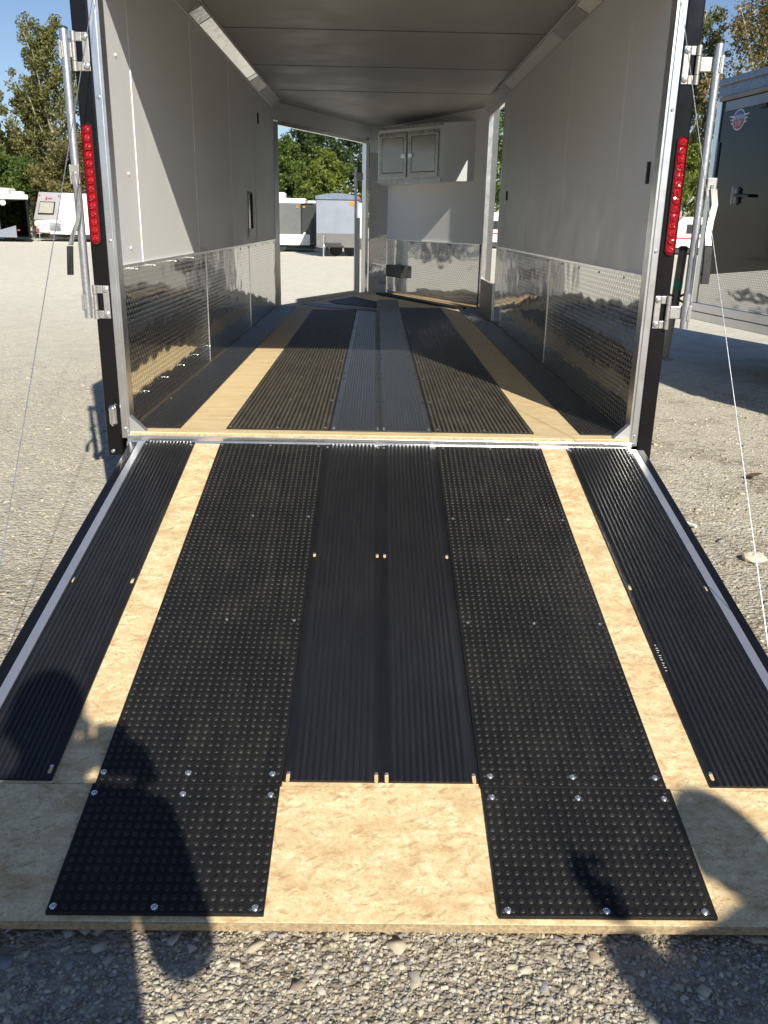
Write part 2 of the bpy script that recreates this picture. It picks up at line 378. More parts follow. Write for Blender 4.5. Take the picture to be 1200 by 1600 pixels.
# wall panels
seamsL = [.045, .38, 1.60, 2.82, 4.04, 5.40]; seamsR = [.045, .60, 1.74, 2.87, 4.0]
WZ0, WZ1 = .630, 1.81
winY, winZ = (3.56, 3.82), (.72, 1.02)
for i in range(5):
    y0, y1 = seamsL[i]+.0015, seamsL[i+1]-.0015
    b = MB()
    if y0 < winY[0] < y1:
        b.box((-W-.02, y0, WZ0), (-W, winY[0], WZ1)); b.box((-W-.02, winY[1], WZ0), (-W, y1, WZ1))
        b.box((-W-.02, winY[0], WZ0), (-W, winY[1], winZ[0])); b.box((-W-.02, winY[0], winZ[1]), (-W, winY[1], WZ1))
    else: b.box((-W-.02, y0, WZ0), (-W, y1, WZ1))
    b.build('wall_panel', 'wall_vinyl', T)
for i in range(4):
    b = MB(); b.box((W, seamsR[i]+.0015, WZ0), (W+.02, seamsR[i+1]-.0015, WZ1)); b.build('wall_panel', 'wall_vinyl', T)
b = MB(); b.box((W, 4.0015, WZ0), (W+.02, 4.30, WZ1)); b.build('wall_panel', 'wall_vinyl', T)
b = MB(); b.box((W, 5.335, WZ0), (W+.02, 5.49, WZ1)); b.build('wall_panel', 'wall_vinyl', T)
b = MB(); b.box((W, 4.30, 1.778), (W+.02, 5.335, WZ1)); b.build('door_header', 'wall_vinyl', T)
for y in seamsL[1:5]:
    b = MB(); b.box((-W, y-.006, WZ0), (-W+.003, y+.006, WZ1)); b.build('seam_trim', 'white_trim', T)
for y in (seamsR[1:5]):
    b = MB(); b.box((W-.002, y-.004, WZ0), (W, y+.004, WZ1)); b.build('seam_trim', 'wall_vinyl', T)
b = MB(); b.lathe((0, 0, 0), (1, 0, 0), [(.006, 0), (.0055, .003), (.003, .0055)], 8); scr_w = b.build('screw', 'white_trim', T, True)
scr_w.location = (-W, .18, 1.39)
for y, z in ((.245, .98), (.2, .70), (1.0, 1.4), (1.0, .98)): dup(scr_w, T, (-W, y, z))

# small window slot in the left wall
b = MB(); z0, z1, y0, y1 = winZ[0], winZ[1], *winY; t = .013
b.box((-W-.045, y0, z0), (-W+.004, y0+t, z1)); b.box((-W-.045, y1-t, z0), (-W+.004, y1, z1)); b.box((-W-.045, y0+t, z0), (-W+.004, y1-t, z0+t)); b.box((-W-.045, y0+t, z1-t), (-W+.004, y1-t, z1))
wf = b.build('window_frame', 'black_plastic', T)
b = MB(); b.box((-W+.0045, winY[0], winZ[0]-.03), (-W+.010, winY[1], winZ[0]+.03)); b.build('window_sill', 'white_trim', wf)
b = MB(); b.box((-W-.010, y0+t, z0+t), (-W-.006, y1-t, z1-t)); b.build('pane', 'window_glass_dark', wf)

# diamond plate skirting
def plate(name, p0, p1, z0, z1, t, mat='tread', par=T):
    p0, p1 = Vector(p0), Vector(p1); d = (p1-p0).normalized()
    b = MB(); b.slab(p0, p1, z0, z1, t)
    return b.build(name, mat, par, uv=lambda c: ((Vector((c.x, c.y))-p0).dot(d), c.z))
for y0, y1 in ((.045, 1.748), (1.752, 3.518), (3.522, 5.40)): plate('skirting_plate', (-W, y0), (-W, y1), .004, .628, -.006)
for y0, y1 in ((.045, 1.888), (1.892, 3.838), (3.842, 4.30)): plate('skirting_plate', (W, y0), (W, y1), .004, .628, .006)
plate('skirting_plate', (W, 5.335), (W, 5.49), .004, .628, .006)
for sx, y0, y1 in ((-1, .045, 5.40), (1, .045, 4.30)):
    b = MB(); b.box((sx*W, y0, .6285), (sx*(W-.008), y1, .640)); b.build('top_trim', 'bright_aluminium', T)
for sx, ys2 in ((-1, (1.75, 3.52)), (1, (1.89, 3.84))):
    for y in ys2:
        b = MB(); b.box((sx*(W-.006), y-.008, .01), (sx*(W-.009), y+.008, .62)); b.build('joint_strip', 'bright_aluminium', T)
b = MB(); b.lathe((0, 0, 0), (1, 0, 0), [(.005, 0), (.0045, .003), (.002, .005)], 8); scr_m = b.build('screw', 'screw_zinc', T, True)
scr_m.location = (-W+.006, .25, .615)
for y in np.arange(.55, 5.3, .42): dup(scr_m, T, (-W+.006, float(y), .615))
for y in np.arange(.3, 1.8, .36): dup(scr_m, T, (-W+.006, float(y), .10)).scale = (.45, .55, .55)
for y in np.arange(.3, 4.3, .42): dup(scr_m, T, (W-.006, float(y), .615), (0, 0, math.pi))

# V nose: left doorway, right wall
dL = (AL-VL).normalized(); dR = (AR-VR).normalized()
b = MB(); b.slab(VL, VL+dL*.085, 0, 1.70, .05); b.slab((-W, 5.37), VL, 0, 1.70, .03); b.build('nose_door_jamb', 'aluminium', T)
b = MB(); b.slab(AL-dL*.10, AL-dL*.02, 0, 1.74, .05); b.build('nose_door_jamb', 'bright_aluminium', T)
b = MB(); b.slab(VL, AL, 1.715, CZ, .03); b.build('nose_header', 'wall_vinyl', T)
b = MB(); b.slab(VL+dL*.0852, AL-dL*.1003, 1.675, 1.7145, .035); b.build('nose_door_trim', 'bright_aluminium', T)
plate('nose_plate', AL, AR, 0.002, 1.58, .012)
b = MB(); b.slab(AL, AR, 1.582, CZ, .012); b.build('nose_panel', 'wall_vinyl', T)
b = MB(); b.slab(VR, AR, .622, CZ, -.02); b.build('wall_panel', 'wall_vinyl', T)
nR = Vector((-dR.y, dR.x))
q0 = VR+nR*.006; q1 = AR+nR*.006
plate('skirting_plate', VR+dR*.02, AR-dR*.02, .012, .615, .006)
b = MB(); b.slab(VR+dR*.01, AR-dR*.01, .6155, .627, .012); b.build('top_trim', 'bright_aluminium', T)
b = MB(); b.slab(VR+dR*.015, AR-dR*.06, .0, .0118, .016); b.build('base_trim', 'plywood_edge', T)
pb = AR-dR*.14
b = MB(); b.slab(pb, pb-dR*.40, .20, .335, -.075); b.build('vent_box', 'black_plastic', T, bevel=.006)
b = MB(); b.slab(AR-dR*.012, AR-dR*.075, .012, .60, .0065); b.build('corner_angle', 'aluminium', T)

# side entry doorway on the right
b = MB(); b.box((W-.006, 4.295, .004), (W+.030, 4.325, 1.778)); b.build('side_door_jamb', 'bright_aluminium', T)
b = MB(); b.box((W-.010, 5.305, .004), (W+.030, 5.333, 1.778)); b.build('side_door_jamb', 'bright_aluminium', T)
b = MB(); b.box((W-.006, 4.326, 1.765), (W+.022, 5.304, 1.778)); b.build('side_door_head', 'bright_aluminium', T)
b = MB(); b.box((W-.012, 4.36, .004), (W+.02, 5.304, .31)); b.build('kick_panel', 'beige_panel', T)
b = MB(); b.box((W-.016, 4.3255, .004), (W+.024, 4.3595, .325)); b.build('kick_panel_post', 'aluminium', T)
b = MB(); b.box((W-.004, 4.02, 1.64), (W-.0005, 4.20, 1.80)); b.build('hinge_cover', 'wall_vinyl', T)
for y, z0, z1 in ((.118, .975, 1.055), (3.9, 1.0, 1.07)):
    b = MB(); b.box((W-.012, y-.008, z0), (W, y+.008, z1)); b.build('switch', 'black_plastic', T, bevel=.003)
b = MB(); b.box((-W, 4.25, 1.56), (-W+.012, 4.268, 1.64)); b.build('switch', 'black_plastic', T, bevel=.003)

# ceiling: flat panels and slanted coves with light strips
cs = [.05, .98, 2.20, 3.45, 4.68]
for i in range(4):
    b = MB(); b.box((-.945, cs[i]+.002, CZ), (.945, cs[i+1]-.002, CZ+.03)); b.build('ceiling_panel', 'ceiling_vinyl', T)
b = MB(); b.prism([(-.945, 4.682), (.945, 4.682), (.945, 5.40), (1.05, 5.40), (1.05, 5.5), (.15, 7.5), (-.17, 7.52), (-1.05, 5.42), (-1.05, 5.40), (-.945, 5.40)], CZ, CZ+.03); b.build('ceiling_panel', 'ceiling_vinyl', T)
for y in cs[1:]:
    b = MB(); b.box((-.94, y-.004, CZ-.0025), (.94, y+.004, CZ-.0005)); b.build('ceiling_joint', 'jack_metal', T)
for sx in (-1, 1):
    b = MB(); x0, x1 = sx*W, sx*.945
    for za, zb, ya, yb in ((1.80, CZ, .05, 5.398),):
        pr = [(x0, za), (x1, zb), (x1, zb+.03), (x0+sx*.02, zb+.03), (x0+sx*.02, za)]
        if sx > 0: pr = pr[::-1]
        n = len(pr); b.add([(x, ya, z) for x, z in pr]+[(x, yb, z) for x, z in pr], [tuple(range(n)), tuple(range(n, 2*n))[::-1]]+[(i, n+i, n+(i+1) % n, (i+1) % n) for i in range(n)])
    b.build('cove', 'ceiling_vinyl', T)
    nv = Vector((-sx*(CZ-1.80), 0, -(W-.945))).normalized(); dv = Vector((x1-x0, 0, CZ-1.80))
    P = lambda f, y, h: tuple(Vector((x0, y, 1.80))+dv*f+nv*h)
    def strip(name, f0, f1, ya, yb, h0, h1, mat, tilt=0):
        b = MB(); q = [P(f0, ya, h0), P(f1, ya, h0), P(f1, yb, h0), P(f0, yb, h0), P(f0, ya, h1), P(f1, ya, h1+tilt), P(f1, yb, h1+tilt), P(f0, yb, h1)]
        b.hexa(q); return b.build(name, mat, T)
    strip('cove_bead', .02, .07, .06, 5.3, .0005, .006, 'white_trim'); strip('cove_bead', .93, .98, .06, 5.3, .0005, .006, 'white_trim')
    if sx < 0:
        spans = ((1.55, 1.80, 'clear_film'), (1.82, 3.62, 'light_film'), (3.64, 3.76, 'clear_film'), (3.78, 4.3, 'cove_face'))
    else:
        spans = ((1.1, 1.36, 'clear_film'), (1.38, 1.98, 'cove_face'), (2.0, 3.9, 'wall_vinyl'), (3.93, 4.6, 'cove_face'))
    for ya, yb, m in spans: strip('light_strip' if m != 'cove_face' else 'cove_panel', .14, .86, ya, yb, .001, .006, m, .020)

# exterior shell, posts, jambs, header
b = MB(); b.box((-1.105, .06, -.12), (-1.0362, 5.40, 1.93)); b.build('side_skin', 'charcoal_skin', T, bevel=.01)
b = MB(); b.box((1.0362, .06, -.12), (1.105, 4.29, 1.93)); b.box((1.0362, 5.34, -.12), (1.105, 5.45, 1.93)); b.box((1.0362, 4.29, 1.90), (1.105, 5.34, 1.93)); b.box((1.0362, 4.29, -.12), (1.105, 5.34, 0)); b.build('side_skin', 'charcoal_skin', T)
b = MB(); b.prism([(-1.105, -.02), (1.105, -.02), (1.105, 5.5), (.16, 7.55), (-.2, 7.57), (-1.105, 5.42)], 1.932, 1.985); b.build('roof', 'charcoal_skin', T, bevel=.015)
b = MB(); b.slab(VR+Vector((.09, 0)), AR+Vector((.09, .06)), -.12, 1.93, -.012); b.build('nose_skin', 'charcoal_skin', T)
b = MB(); b.slab(VL+Vector((-.085, 0)), AL+Vector((-.085, .05)), 1.72, 1.93, .012); b.build('nose_skin', 'charcoal_skin', T)
b = MB(); b.box((-1.0, .02, -.12), (1.0, .07, -.047)); b.box((-1.03, .071, -.14), (-.97, 5.4, -.047)); b.box((.97, .071, -.14), (1.03, 5.4, -.047))
for y in np.arange(.8, 5.4, .6): b.box((-.969, float(y), -.12), (.969, float(y)+.05, -.047))
b.tube([(-.3, 5.2, -.10), (0, 8.6, -.10)], .04, 8); b.tube([(.3, 5.2, -.10), (0, 8.6, -.10)], .04, 8); b.build('chassis', 'rust_frame', T)
for sx in (-1, 1):
    b = MB(); b.box((sx*1.0445, -.020, -.105), (sx*1.108, .058, 1.93)); b.build('corner_post', 'black_paint', T, bevel=.007)
    b = MB(); b.box((sx*1.0165, -.026, -.030), (sx*1.0440, .05, 1.63)); b.build('jamb_trim', 'aluminium', T, bevel=.003)
    b = MB(); b.box((sx*1.0162, -.0215, -.028), (sx*1.0080, .043, 1.63)); b.build('jamb_flange', 'aluminium', T)
    g1 = MB(); tri = [(sx*1.0075, .0015), (sx*.945, .0015), (sx*1.0075, .062)]; n2 = [(x, -.030, z) for x, z in tri]+[(x, .003, z) for x, z in tri]
    fs = [(0, 1, 2), (5, 4, 3), (0, 3, 4, 1), (1, 4, 5, 2), (2, 5, 3, 0)]
    g1.add(n2, fs if sx > 0 else [f[::-1] for f in fs]); g1.build('corner_gusset', 'edge_aluminium', T)
    for z in (.01, .73, 1.22):
        b = MB(); b.lathe((0, 0, 0), (0, -1, 0), [(.0065, 0), (.006, .003), (.003, .0055)], 10); o = b.build('screw', 'screw_zinc', T, True); o.location = (sx*1.030, -.026, z)
    b = MB(); b.lathe((0, 0, 0), (0, -1, 0), [(.008, 0), (.008, .006), (.004, .009)], 8); o = b.build('bolt', 'screw_zinc', T, True); o.location = (sx*1.085, -.020, -.085)
b = MB(); b.box((-1.0438, -.02, 1.6325), (1.0438, .048, 1.93)); b.build('rear_header', 'black_paint', T, bevel=.006)
b = MB(); b.tube([(-1.072, -.028, .032), (-1.072, -.028, .094)], .016, 14); b.lathe((-1.072, -.028, .094), (0, 0, 1), [(.016, 0), (.011, .010), (.004, .014)]); b.lathe((-1.072, -.028, .032), (0, 0, -1), [(.016, 0), (.011, .010), (.004, .014)])
b.build('marker_lamp', 'bright_aluminium', T, True)

# tail lights: a black housing with fourteen red segments
for sx in (-1, 1):
    b = MB(); prof = []
    zc0, zc1, rr = .735, 1.115, .0205; xc = sx*1.083
    for k in range(13): prof.append((xc+rr*math.cos(math.pi*k/12), zc1+rr*math.sin(math.pi*k/12)))
    for k in range(13): prof.append((xc+rr*math.cos(math.pi+math.pi*k/12), zc0+rr*math.sin(math.pi+math.pi*k/12)))
    n = len(prof)
    def inset(k): return [(xc+(x-xc)*k, (zc1 if z > 0.9 else zc0)+(z-(zc1 if z > .9 else zc0))*k) for x, z in prof]
    rings = [(prof, -.0203), (prof, -.027), (inset(.88), -.030), (inset(.86), -.024)]
    vs = [(x, y, z) for pr, y in rings for x, z in pr]
    fs = [(j*n+i, j*n+(i+1) % n, (j+1)*n+(i+1) % n, (j+1)*n+i) for j in range(3) for i in range(n)] + [tuple(range(3*n, 4*n))]
    b.add(vs, fs); tl = b.build('tail_light', 'black_plastic', T, True)
    N = 14; zs = np.linspace(zc0+.002, zc1-.002, N); pitch = zs[1]-zs[0]
    rng = np.random.default_rng(3 if sx < 0 else 5)
    def bead(half=0):                                             # faceted lens cell, bulging towards the back
        b = MB(); ww = .0165; hh = pitch*(.50 if sx < 0 else .52); n1, n2 = 4, 10; vs = []
        for i in range(n1+1):
            a = math.pi/2*i/n1
            for k in range(n2):
                p_ = 2*math.pi*(k+.5*(i % 2))/n2; q = .80 if sx < 0 else .9
                cx = math.copysign(abs(math.cos(p_))**q, math.cos(p_)); cz = math.copysign(abs(math.sin(p_))**q, math.sin(p_))
                jit = 1+rng.uniform(-.16, .16)
                vs.append((ww*cx*math.cos(a)*jit+(.30*cz*ww*math.cos(a) if sx < 0 else 0), -.0085*math.sin(a)*rng.uniform(.7, 1.2), hh*cz*math.cos(a)*jit))
        b.add(vs, [(i*n2+k, i*n2+(k+1) % n2, (i+1)*n2+(k+1) % n2, (i+1)*n2+k) for i in range(n1) for k in range(n2)]); return b
    seg = bead().build('lens_segment', 'lens_red', tl); seg.location = (xc, -.0245, zs[0])
    for k, z in enumerate(zs[1:]):
        sg2 = dup(seg, tl, (xc, -.0245, float(z)), (0, 0, 0))
        if sx > 0:
            tmp = bead().build('lens_segment', 'lens_red'); sg2.data = tmp.data; bpy.data.objects.remove(tmp)
    lb = MB(); pr2 = inset(.84); lb.add([(x, -.0242, z) for x, z in pr2]+[(x, -.026, z) for x, z in inset(.80)], [(i, (i+1) % n, n+(i+1) % n, n+i) for i in range(n)]+[tuple(range(n, 2*n))]); lb.build('lens_base', 'lens_deep', tl)

# lock bars on hinges at both posts
def lock_bar(sx):
    xr, yr = sx*1.128 if sx < 0 else 1.166, -.045
    b = MB(); b.tube([(xr, yr, .447), (xr, yr, 1.432)], .0150, 16); bar = b.build('lock_bar', 'galvanised', T, True)
    b = MB(); b.lathe((xr, yr, 1.432), (0, 0, 1), [(.0155, 0), (.0155, .005), (.010, .008)]); b.build('end_cap', 'black_plastic', bar, True)
    for zc in (.505, 1.365):
        b = MB(); px0, px1 = sx*1.050, sx*1.098                     # U-shaped post plate: two arms and a web
        b.box((px0, -.0205, zc-.062), (px0+sx*.024, -.0255, zc+.062))
        for dz in (-.047, .047): b.box((px0+sx*.0242, -.0205, zc+dz-.015), (px1, -.0255, zc+dz+.015))
        h = b.build('hinge_plate', 'cast_aluminium', bar, bevel=.004)
        b = MB()
        for dz in (-.047, .047): b.tube([(px1+sx*.004, -.030, zc+dz-.016), (px1+sx*.004, -.030, zc+dz+.016)], .0095, 12)
        b.tube([(px1+sx*.004, -.030, zc-.029), (px1+sx*.004, -.030, zc+.029)], .0088, 12)
        b.build('knuckle', 'cast_aluminium', bar, True)
        b = MB(); b.box((px1+sx*.010, -.026, zc-.022), (xr-sx*.004, -.038, zc+.026)); b.build('hinge_arm', 'cast_aluminium', bar, bevel=.003)
        b = MB(); b.box((xr+sx*.010, yr-.012, zc-.030), (xr+sx*.019, yr+.014, zc+.030)); b.tube([(xr+sx*.004, yr-.0145, zc-.026), (xr+sx*.006, yr-.0150, zc+.026)], [.005, .0045], 8)
        b.build('weld_bracket', 'cast_aluminium', bar, bevel=.003)
        for dz in (-.045, .047):
            b = MB(); b.lathe((px0+sx*.012, -.0255, zc+dz), (0, -1, 0), [(.011, 0), (.0105, .004), (.005, .007)], 12); b.build('bolt', 'screw_zinc', bar, True)
    hx = xr-sx*.002 if sx < 0 else xr+.028
    b = MB(); b.box((hx-.018, yr-.018, .925), (hx+.018, yr-.026, .992)); b.box((hx-.018, yr-.010, .925), (hx-.013, yr-.0265, .992)); b.box((hx+.013, yr-.010, .925), (hx+.018, yr-.0265, .992)); b.build('handle_bracket', 'cast_aluminium', bar, bevel=.003)
    b = MB(); b.lathe((hx, yr-.0255, .962), (0, -1, 0), [(.008, 0), (.007, .004), (.003, .007)], 10); b.build('bolt', 'screw_zinc', bar, True)
    if sx < 0: path = [(hx-.002, yr-.030, .955), (hx+.006, yr-.034, .90), (hx+.010, yr-.040, .84), (hx+.004, yr-.050, .795), (hx-.012, yr-.062, .755), (hx-.022, yr-.072, .715)]; tail = [(hx-.024, yr-.074, .712), (hx-.027, yr-.078, .66), (hx-.030, yr-.080, .610)]
    else: path = [(hx+.006, yr-.030, .955), (hx+.016, yr-.034, .90), (hx+.004, yr-.046, .84), (hx-.002, yr-.056, .79), (hx+.002, yr-.064, .755)]; tail = [(hx+.002, yr-.064, .752), (hx+.004, yr-.068, .68), (hx+.004, yr-.070, .620)]
    def flat(pts, wd, th, name, mat):
        b = MB(); vs = []
        for x, y, z in pts: vs += [(x-wd, y-th, z), (x+wd, y-th, z), (x+wd, y+th, z), (x-wd, y+th, z)]
        m = len(pts); fs = [(i*4+k, (i+1)*4+k, (i+1)*4+(k+1) % 4, i*4+(k+1) % 4) for i in range(m-1) for k in range(4)] + [(0, 1, 2, 3), tuple(range(4*m-1, 4*m-5, -1))]
        b.add(vs, fs); return b.build(name, mat, bar, True, bevel=.002)
    wd = .0085 if sx < 0 else .013
    flat(path, wd, .004, 'handle', 'handle_metal'); flat(tail, wd+.002, .007, 'handle_grip', 'black_plastic')
lock_bar(-1); lock_bar(1)

# front lock bar seen through the nose doorway
fp = AL-dL*.125+Vector((-dL.y, dL.x))*.12
b = MB(); b.tube([(fp.x, fp.y, -.05), (fp.x, fp.y, 1.42)], .016, 10); b.box((fp.x+.012, fp.y-.02, -.02), (fp.x+.055, fp.y+.02, .86)); fb = b.build('nose_lock_bar', 'galvanised', T, True)
b = MB(); b.box((fp.x+.008, fp.y-.01, 1.28), (fp.x+.085, fp.y+.01, 1.36)); b.build('hinge_arm', 'cast_aluminium', fb)

# wheels, fenders (mostly hidden)
for sx in (-1, 1):
    for y in (2.65, 3.50):
        b = MB(); b.lathe((sx*1.125, y, GZ+.31), (sx, 0, 0), [(.20, 0), (.30, .0), (.325, .03), (.325, .15), (.30, .18), (.20, .18)], 24); wl = b.build('wheel', 'tyre_rubber', T, True)
        b = MB(); b.lathe((sx*1.165, y, GZ+.31), (sx, 0, 0), [(.05, 0), (.19, .02), (.199, .125), (.17, .12), (.05, .09)], 20); b.build('rim', 'galvanised', wl, True)

# floor covering
b = MB(); b.lathe((0, 0, 0), (0, 0, 1), [(.0048, 0), (.0046, .0015), (.0025, .003)], 8); SCB = b.build('screw', 'screw_zinc', None, True)
b = MB(); b.lathe((0, 0, 0), (0, 0, 1), [(.0065, 0), (.0060, .002), (.003, .003)], 8); SCD = b.build('screw', 'screw_dark', None, True)
used = set()
def screw(proto, parent, x, y, z):
    if proto.name in used: return dup(proto, parent, (x, y, z))
    used.add(proto.name); proto.parent = parent; proto.location = (x, y, z); return proto
def mat_at(name, x0, x1, y0, y1, n, base, h, mat, par, margin=(0, 0), z=0.0):
    b = MB(); b.ribs(x0, x1, y0, y1, n, base, h, margin); o = b.build(name, mat, par, True); o.location.z = z; return o
FZ = .0006
m = mat_at('side_mat', -1.0075, -.820, .030, 5.35, 11, .003, .004, 'plastic_side', T, z=FZ)
for y in (.06, .63, 1.26, 1.9, 2.5, 3.2, 4.0): screw(SCB, m, -.832, y, .004); screw(SCB, m, -.995, y, .004)
m = mat_at('side_mat', .824, 1.0075, .030, 4.32, 11, .003, .004, 'plastic_side', T, z=FZ)
for y in (.06, .30, .95, 1.7, 2.4, 3.1, 3.8): screw(SCD if y > .1 else SCB, m, .836, y, .004); screw(SCD, m, .995, y, .004)
m = mat_at('side_mat', .805, .985, 4.326, 5.55, 10, .003, .002, 'plastic_side', T, z=FZ)
for y in (4.5, 5.2): screw(SCD, m, .836, y, .004)
for x0, x1, xa, xb, y1 in ((-.633, -.2075, -.618, -.230, 5.05), (.2135, .6315, .236, .617, 5.42)):
    m = mat_at('floor_mat', x0, x1, .030, y1, 22, .004, .0042, 'rubber_rib', T, (.004, .004), FZ)
    for y in (.055, .633, 1.257, 1.87, 2.6, 3.4):
        for x in (xa, (xa+xb)/2, xb): screw(SCB, m, x, y+rnd.uniform(-.01, .01), .0065)
for x0, x1, y0, y1 in ((-.206, -.0008, .026, 3.598), (-.206, -.0008, 3.602, 4.90), (.0012, .2115, .026, 3.618), (.0012, .2115, 3.622, 6.30)):
    m = mat_at('centre_plank', x0, x1, y0, y1, 12, .0046, .0020, 'plastic_floor', T, (.020, .020), FZ)
    ysc = [y for y in (.05, .075, .62, 1.25, 1.42, 2.0, 2.15, 2.9, 3.05, 3.56, 3.66, 4.1, 4.35, 4.8, 5.4, 6.0) if y0 < y < y1-.03]
    for y in ysc:
        for x in (x0+.012, x1-.012): screw(SCB if y < .1 else SCD, m, x, y, .0046)
# mats and trims crossing to the nose doorway
def sheet(name, poly, z0, z1, mat):
    b = MB(); b.prism(poly, z0, z1); return b.build(name, mat, T)
sheet('doorway_mat', [(-.53, 6.02), (-.44, 5.74), (-.012, 5.36), (-.012, 6.02), (-.27, 6.64)], .0008, .007, 'rubber_mat')
sheet('transition_strip', [(-.80, 5.62), (-.50, 5.30), (-.012, 5.00), (-.012, 5.22), (-.46, 5.62), (-.72, 5.80)], .0008, .005, 'plastic_side')
b = MB(); b.slab(VL+dL*.42, VL+dL*1.95, .001, .038, .02); b.build('doorway_flap', 'aluminium', T)
pR0, pR1 = VR+nR*.16+dR*-.02, AR+nR*.16-dR*.30
sheet('nose_rail', [tuple(pR0), tuple(pR1), tuple(pR1+nR*.12), tuple(pR0+nR*.12)], .0008, .022, 'rubber_mat')
# lowered nose ramp outside the left doorway
nL = Vector((-dL.y, dL.x)); a0, a1 = VL+dL*.1+nL*.06, AL-dL*.1+nL*.06; o0, o1 = a0+nL*1.7, a1+nL*1.7
b = MB(); b.hexa([(*a0, -.06), (*a1, -.06), (*o1, GZ+.004), (*o0, GZ+.004), (*a0, -.02), (*a1, -.02), (*o1, GZ+.03), (*o0, GZ+.03)]); b.build('nose_ramp', 'osb', T)

# ------------------------------------------------------------------ wall cabinet in the nose
KC = thing('wall_cabinet', 'light grey wall cabinet with two framed mirror-metal doors hung under the ceiling', 'cabinet', (0, 0, 0))
kA, kB, kC2 = Vector((-.02, 6.62)), Vector((.615, 5.88)), Vector((.985, 5.66)); kz0, kz1 = 1.218, 1.765
b = MB(); b.prism([tuple(kA), tuple(kB), tuple(kB.lerp(kC2, .12)+Vector((.012, -.012))), tuple(kB.lerp(kC2, .4)+Vector((.02, -.03))), tuple(kC2), (.93, 5.74), (.13, 7.36), (.04, 7.40)], kz0, kz1)
b.build('carcass', 'cabinet_skin', KC, True)
dk = (kB-kA).normalized(); nk = Vector((dk.y, -dk.x)); Lk = (kB-kA).length
def onface(s, z, out): p = kA+dk*s+nk*out; return (p.x, p.y, z)
def facebox(s0, s1, z0, z1, o0, o1, name, mat, par, bevel=0, bb=None):
    b = bb or MB(); b.hexa([onface(s0, z0, o1), onface(s1, z0, o1), onface(s1, z0, o0), onface(s0, z0, o0), onface(s0, z1, o1), onface(s1, z1, o1), onface(s1, z1, o0), onface(s0, z1, o0)])
    return b if bb else b.build(name, mat, par, bevel=bevel)
facebox(-.002, Lk+.002, kz0-.003, kz0+.030, .0005, .010, 'bottom_rail', 'frame_metal', KC); facebox(-.004, Lk+.004, kz1-.026, kz1+.004, .0005, .012, 'top_rail', 'frame_metal', KC)
for s0, s1, hs in ((.025, .462, .395), (.492, .935, .035)):
    z0, z1 = kz0+.05, kz1-.055; f = .045
    b = MB()
    facebox(s0, s1, z0, z0+f, .0005, .014, '', None, None, 0, b); facebox(s0, s1, z1-f, z1, .0005, .014, '', None, None, 0, b)
    facebox(s0, s0+f, z0+f, z1-f, .0005, .014, '', None, None, 0, b); facebox(s1-f, s1, z0+f, z1-f, .0005, .014, '', None, None, 0, b)
    dr = b.build('cabinet_door', 'frame_metal', KC, bevel=.003)
    facebox(s0+f+.006, s1-f-.006, z0+f+.006, z1-f-.006, .0005, .011, 'door_panel', 'mirror', dr)
    facebox(s0+f, s1-f, z0+f, z1-f, .0002, .0035, 'door_gasket', 'black_plastic', dr)
    facebox(s0+hs-.028, s0+hs+.035, (z0+z1)/2-.03, (z0+z1)/2+.008, .0112, .026, 'latch', 'bright_aluminium', dr, .003)

# ------------------------------------------------------------------ the lowered ramp door
RA = .2034
RD = thing('ramp_door', 'lowered rear ramp of pale chipboard covered with black rubber mats and ribbed planks', 'ramp', (0, -.05, -.03)); RD.rotation_euler = (RA, 0, 0)
b = MB(); b.box((-.985, -1.768, -.034), (1.012, -.024, 0)); b.build('ramp_deck', 'osb', RD)
b = MB(); b.box((-.985, -2.104, -.020), (1.012, -1.7695, .001)); fl = b.build('flap_deck', 'osb', RD, bevel=.002)
b = MB(); b.box((-.984, -2.1075, -.0195), (1.011, -2.1045, .0005)); b.build('flap_edge', 'plywood_edge', RD)
for x0, x1, xo0, xo1 in ((-.966, -.939, -1.000, -.9665), (1.002, 1.029, 1.0295, 1.058)):
    b = MB(); b.box((x0, -1.765, .0005), (x1, -.03, .0075)); b.build('edge_strip', 'edge_aluminium', RD, bevel=.0015)
    b = MB(); b.box((xo0, -1.768, -.045), (xo1, -.03, .0060)); b.build('side_rail', 'black_paint', RD, bevel=.003)
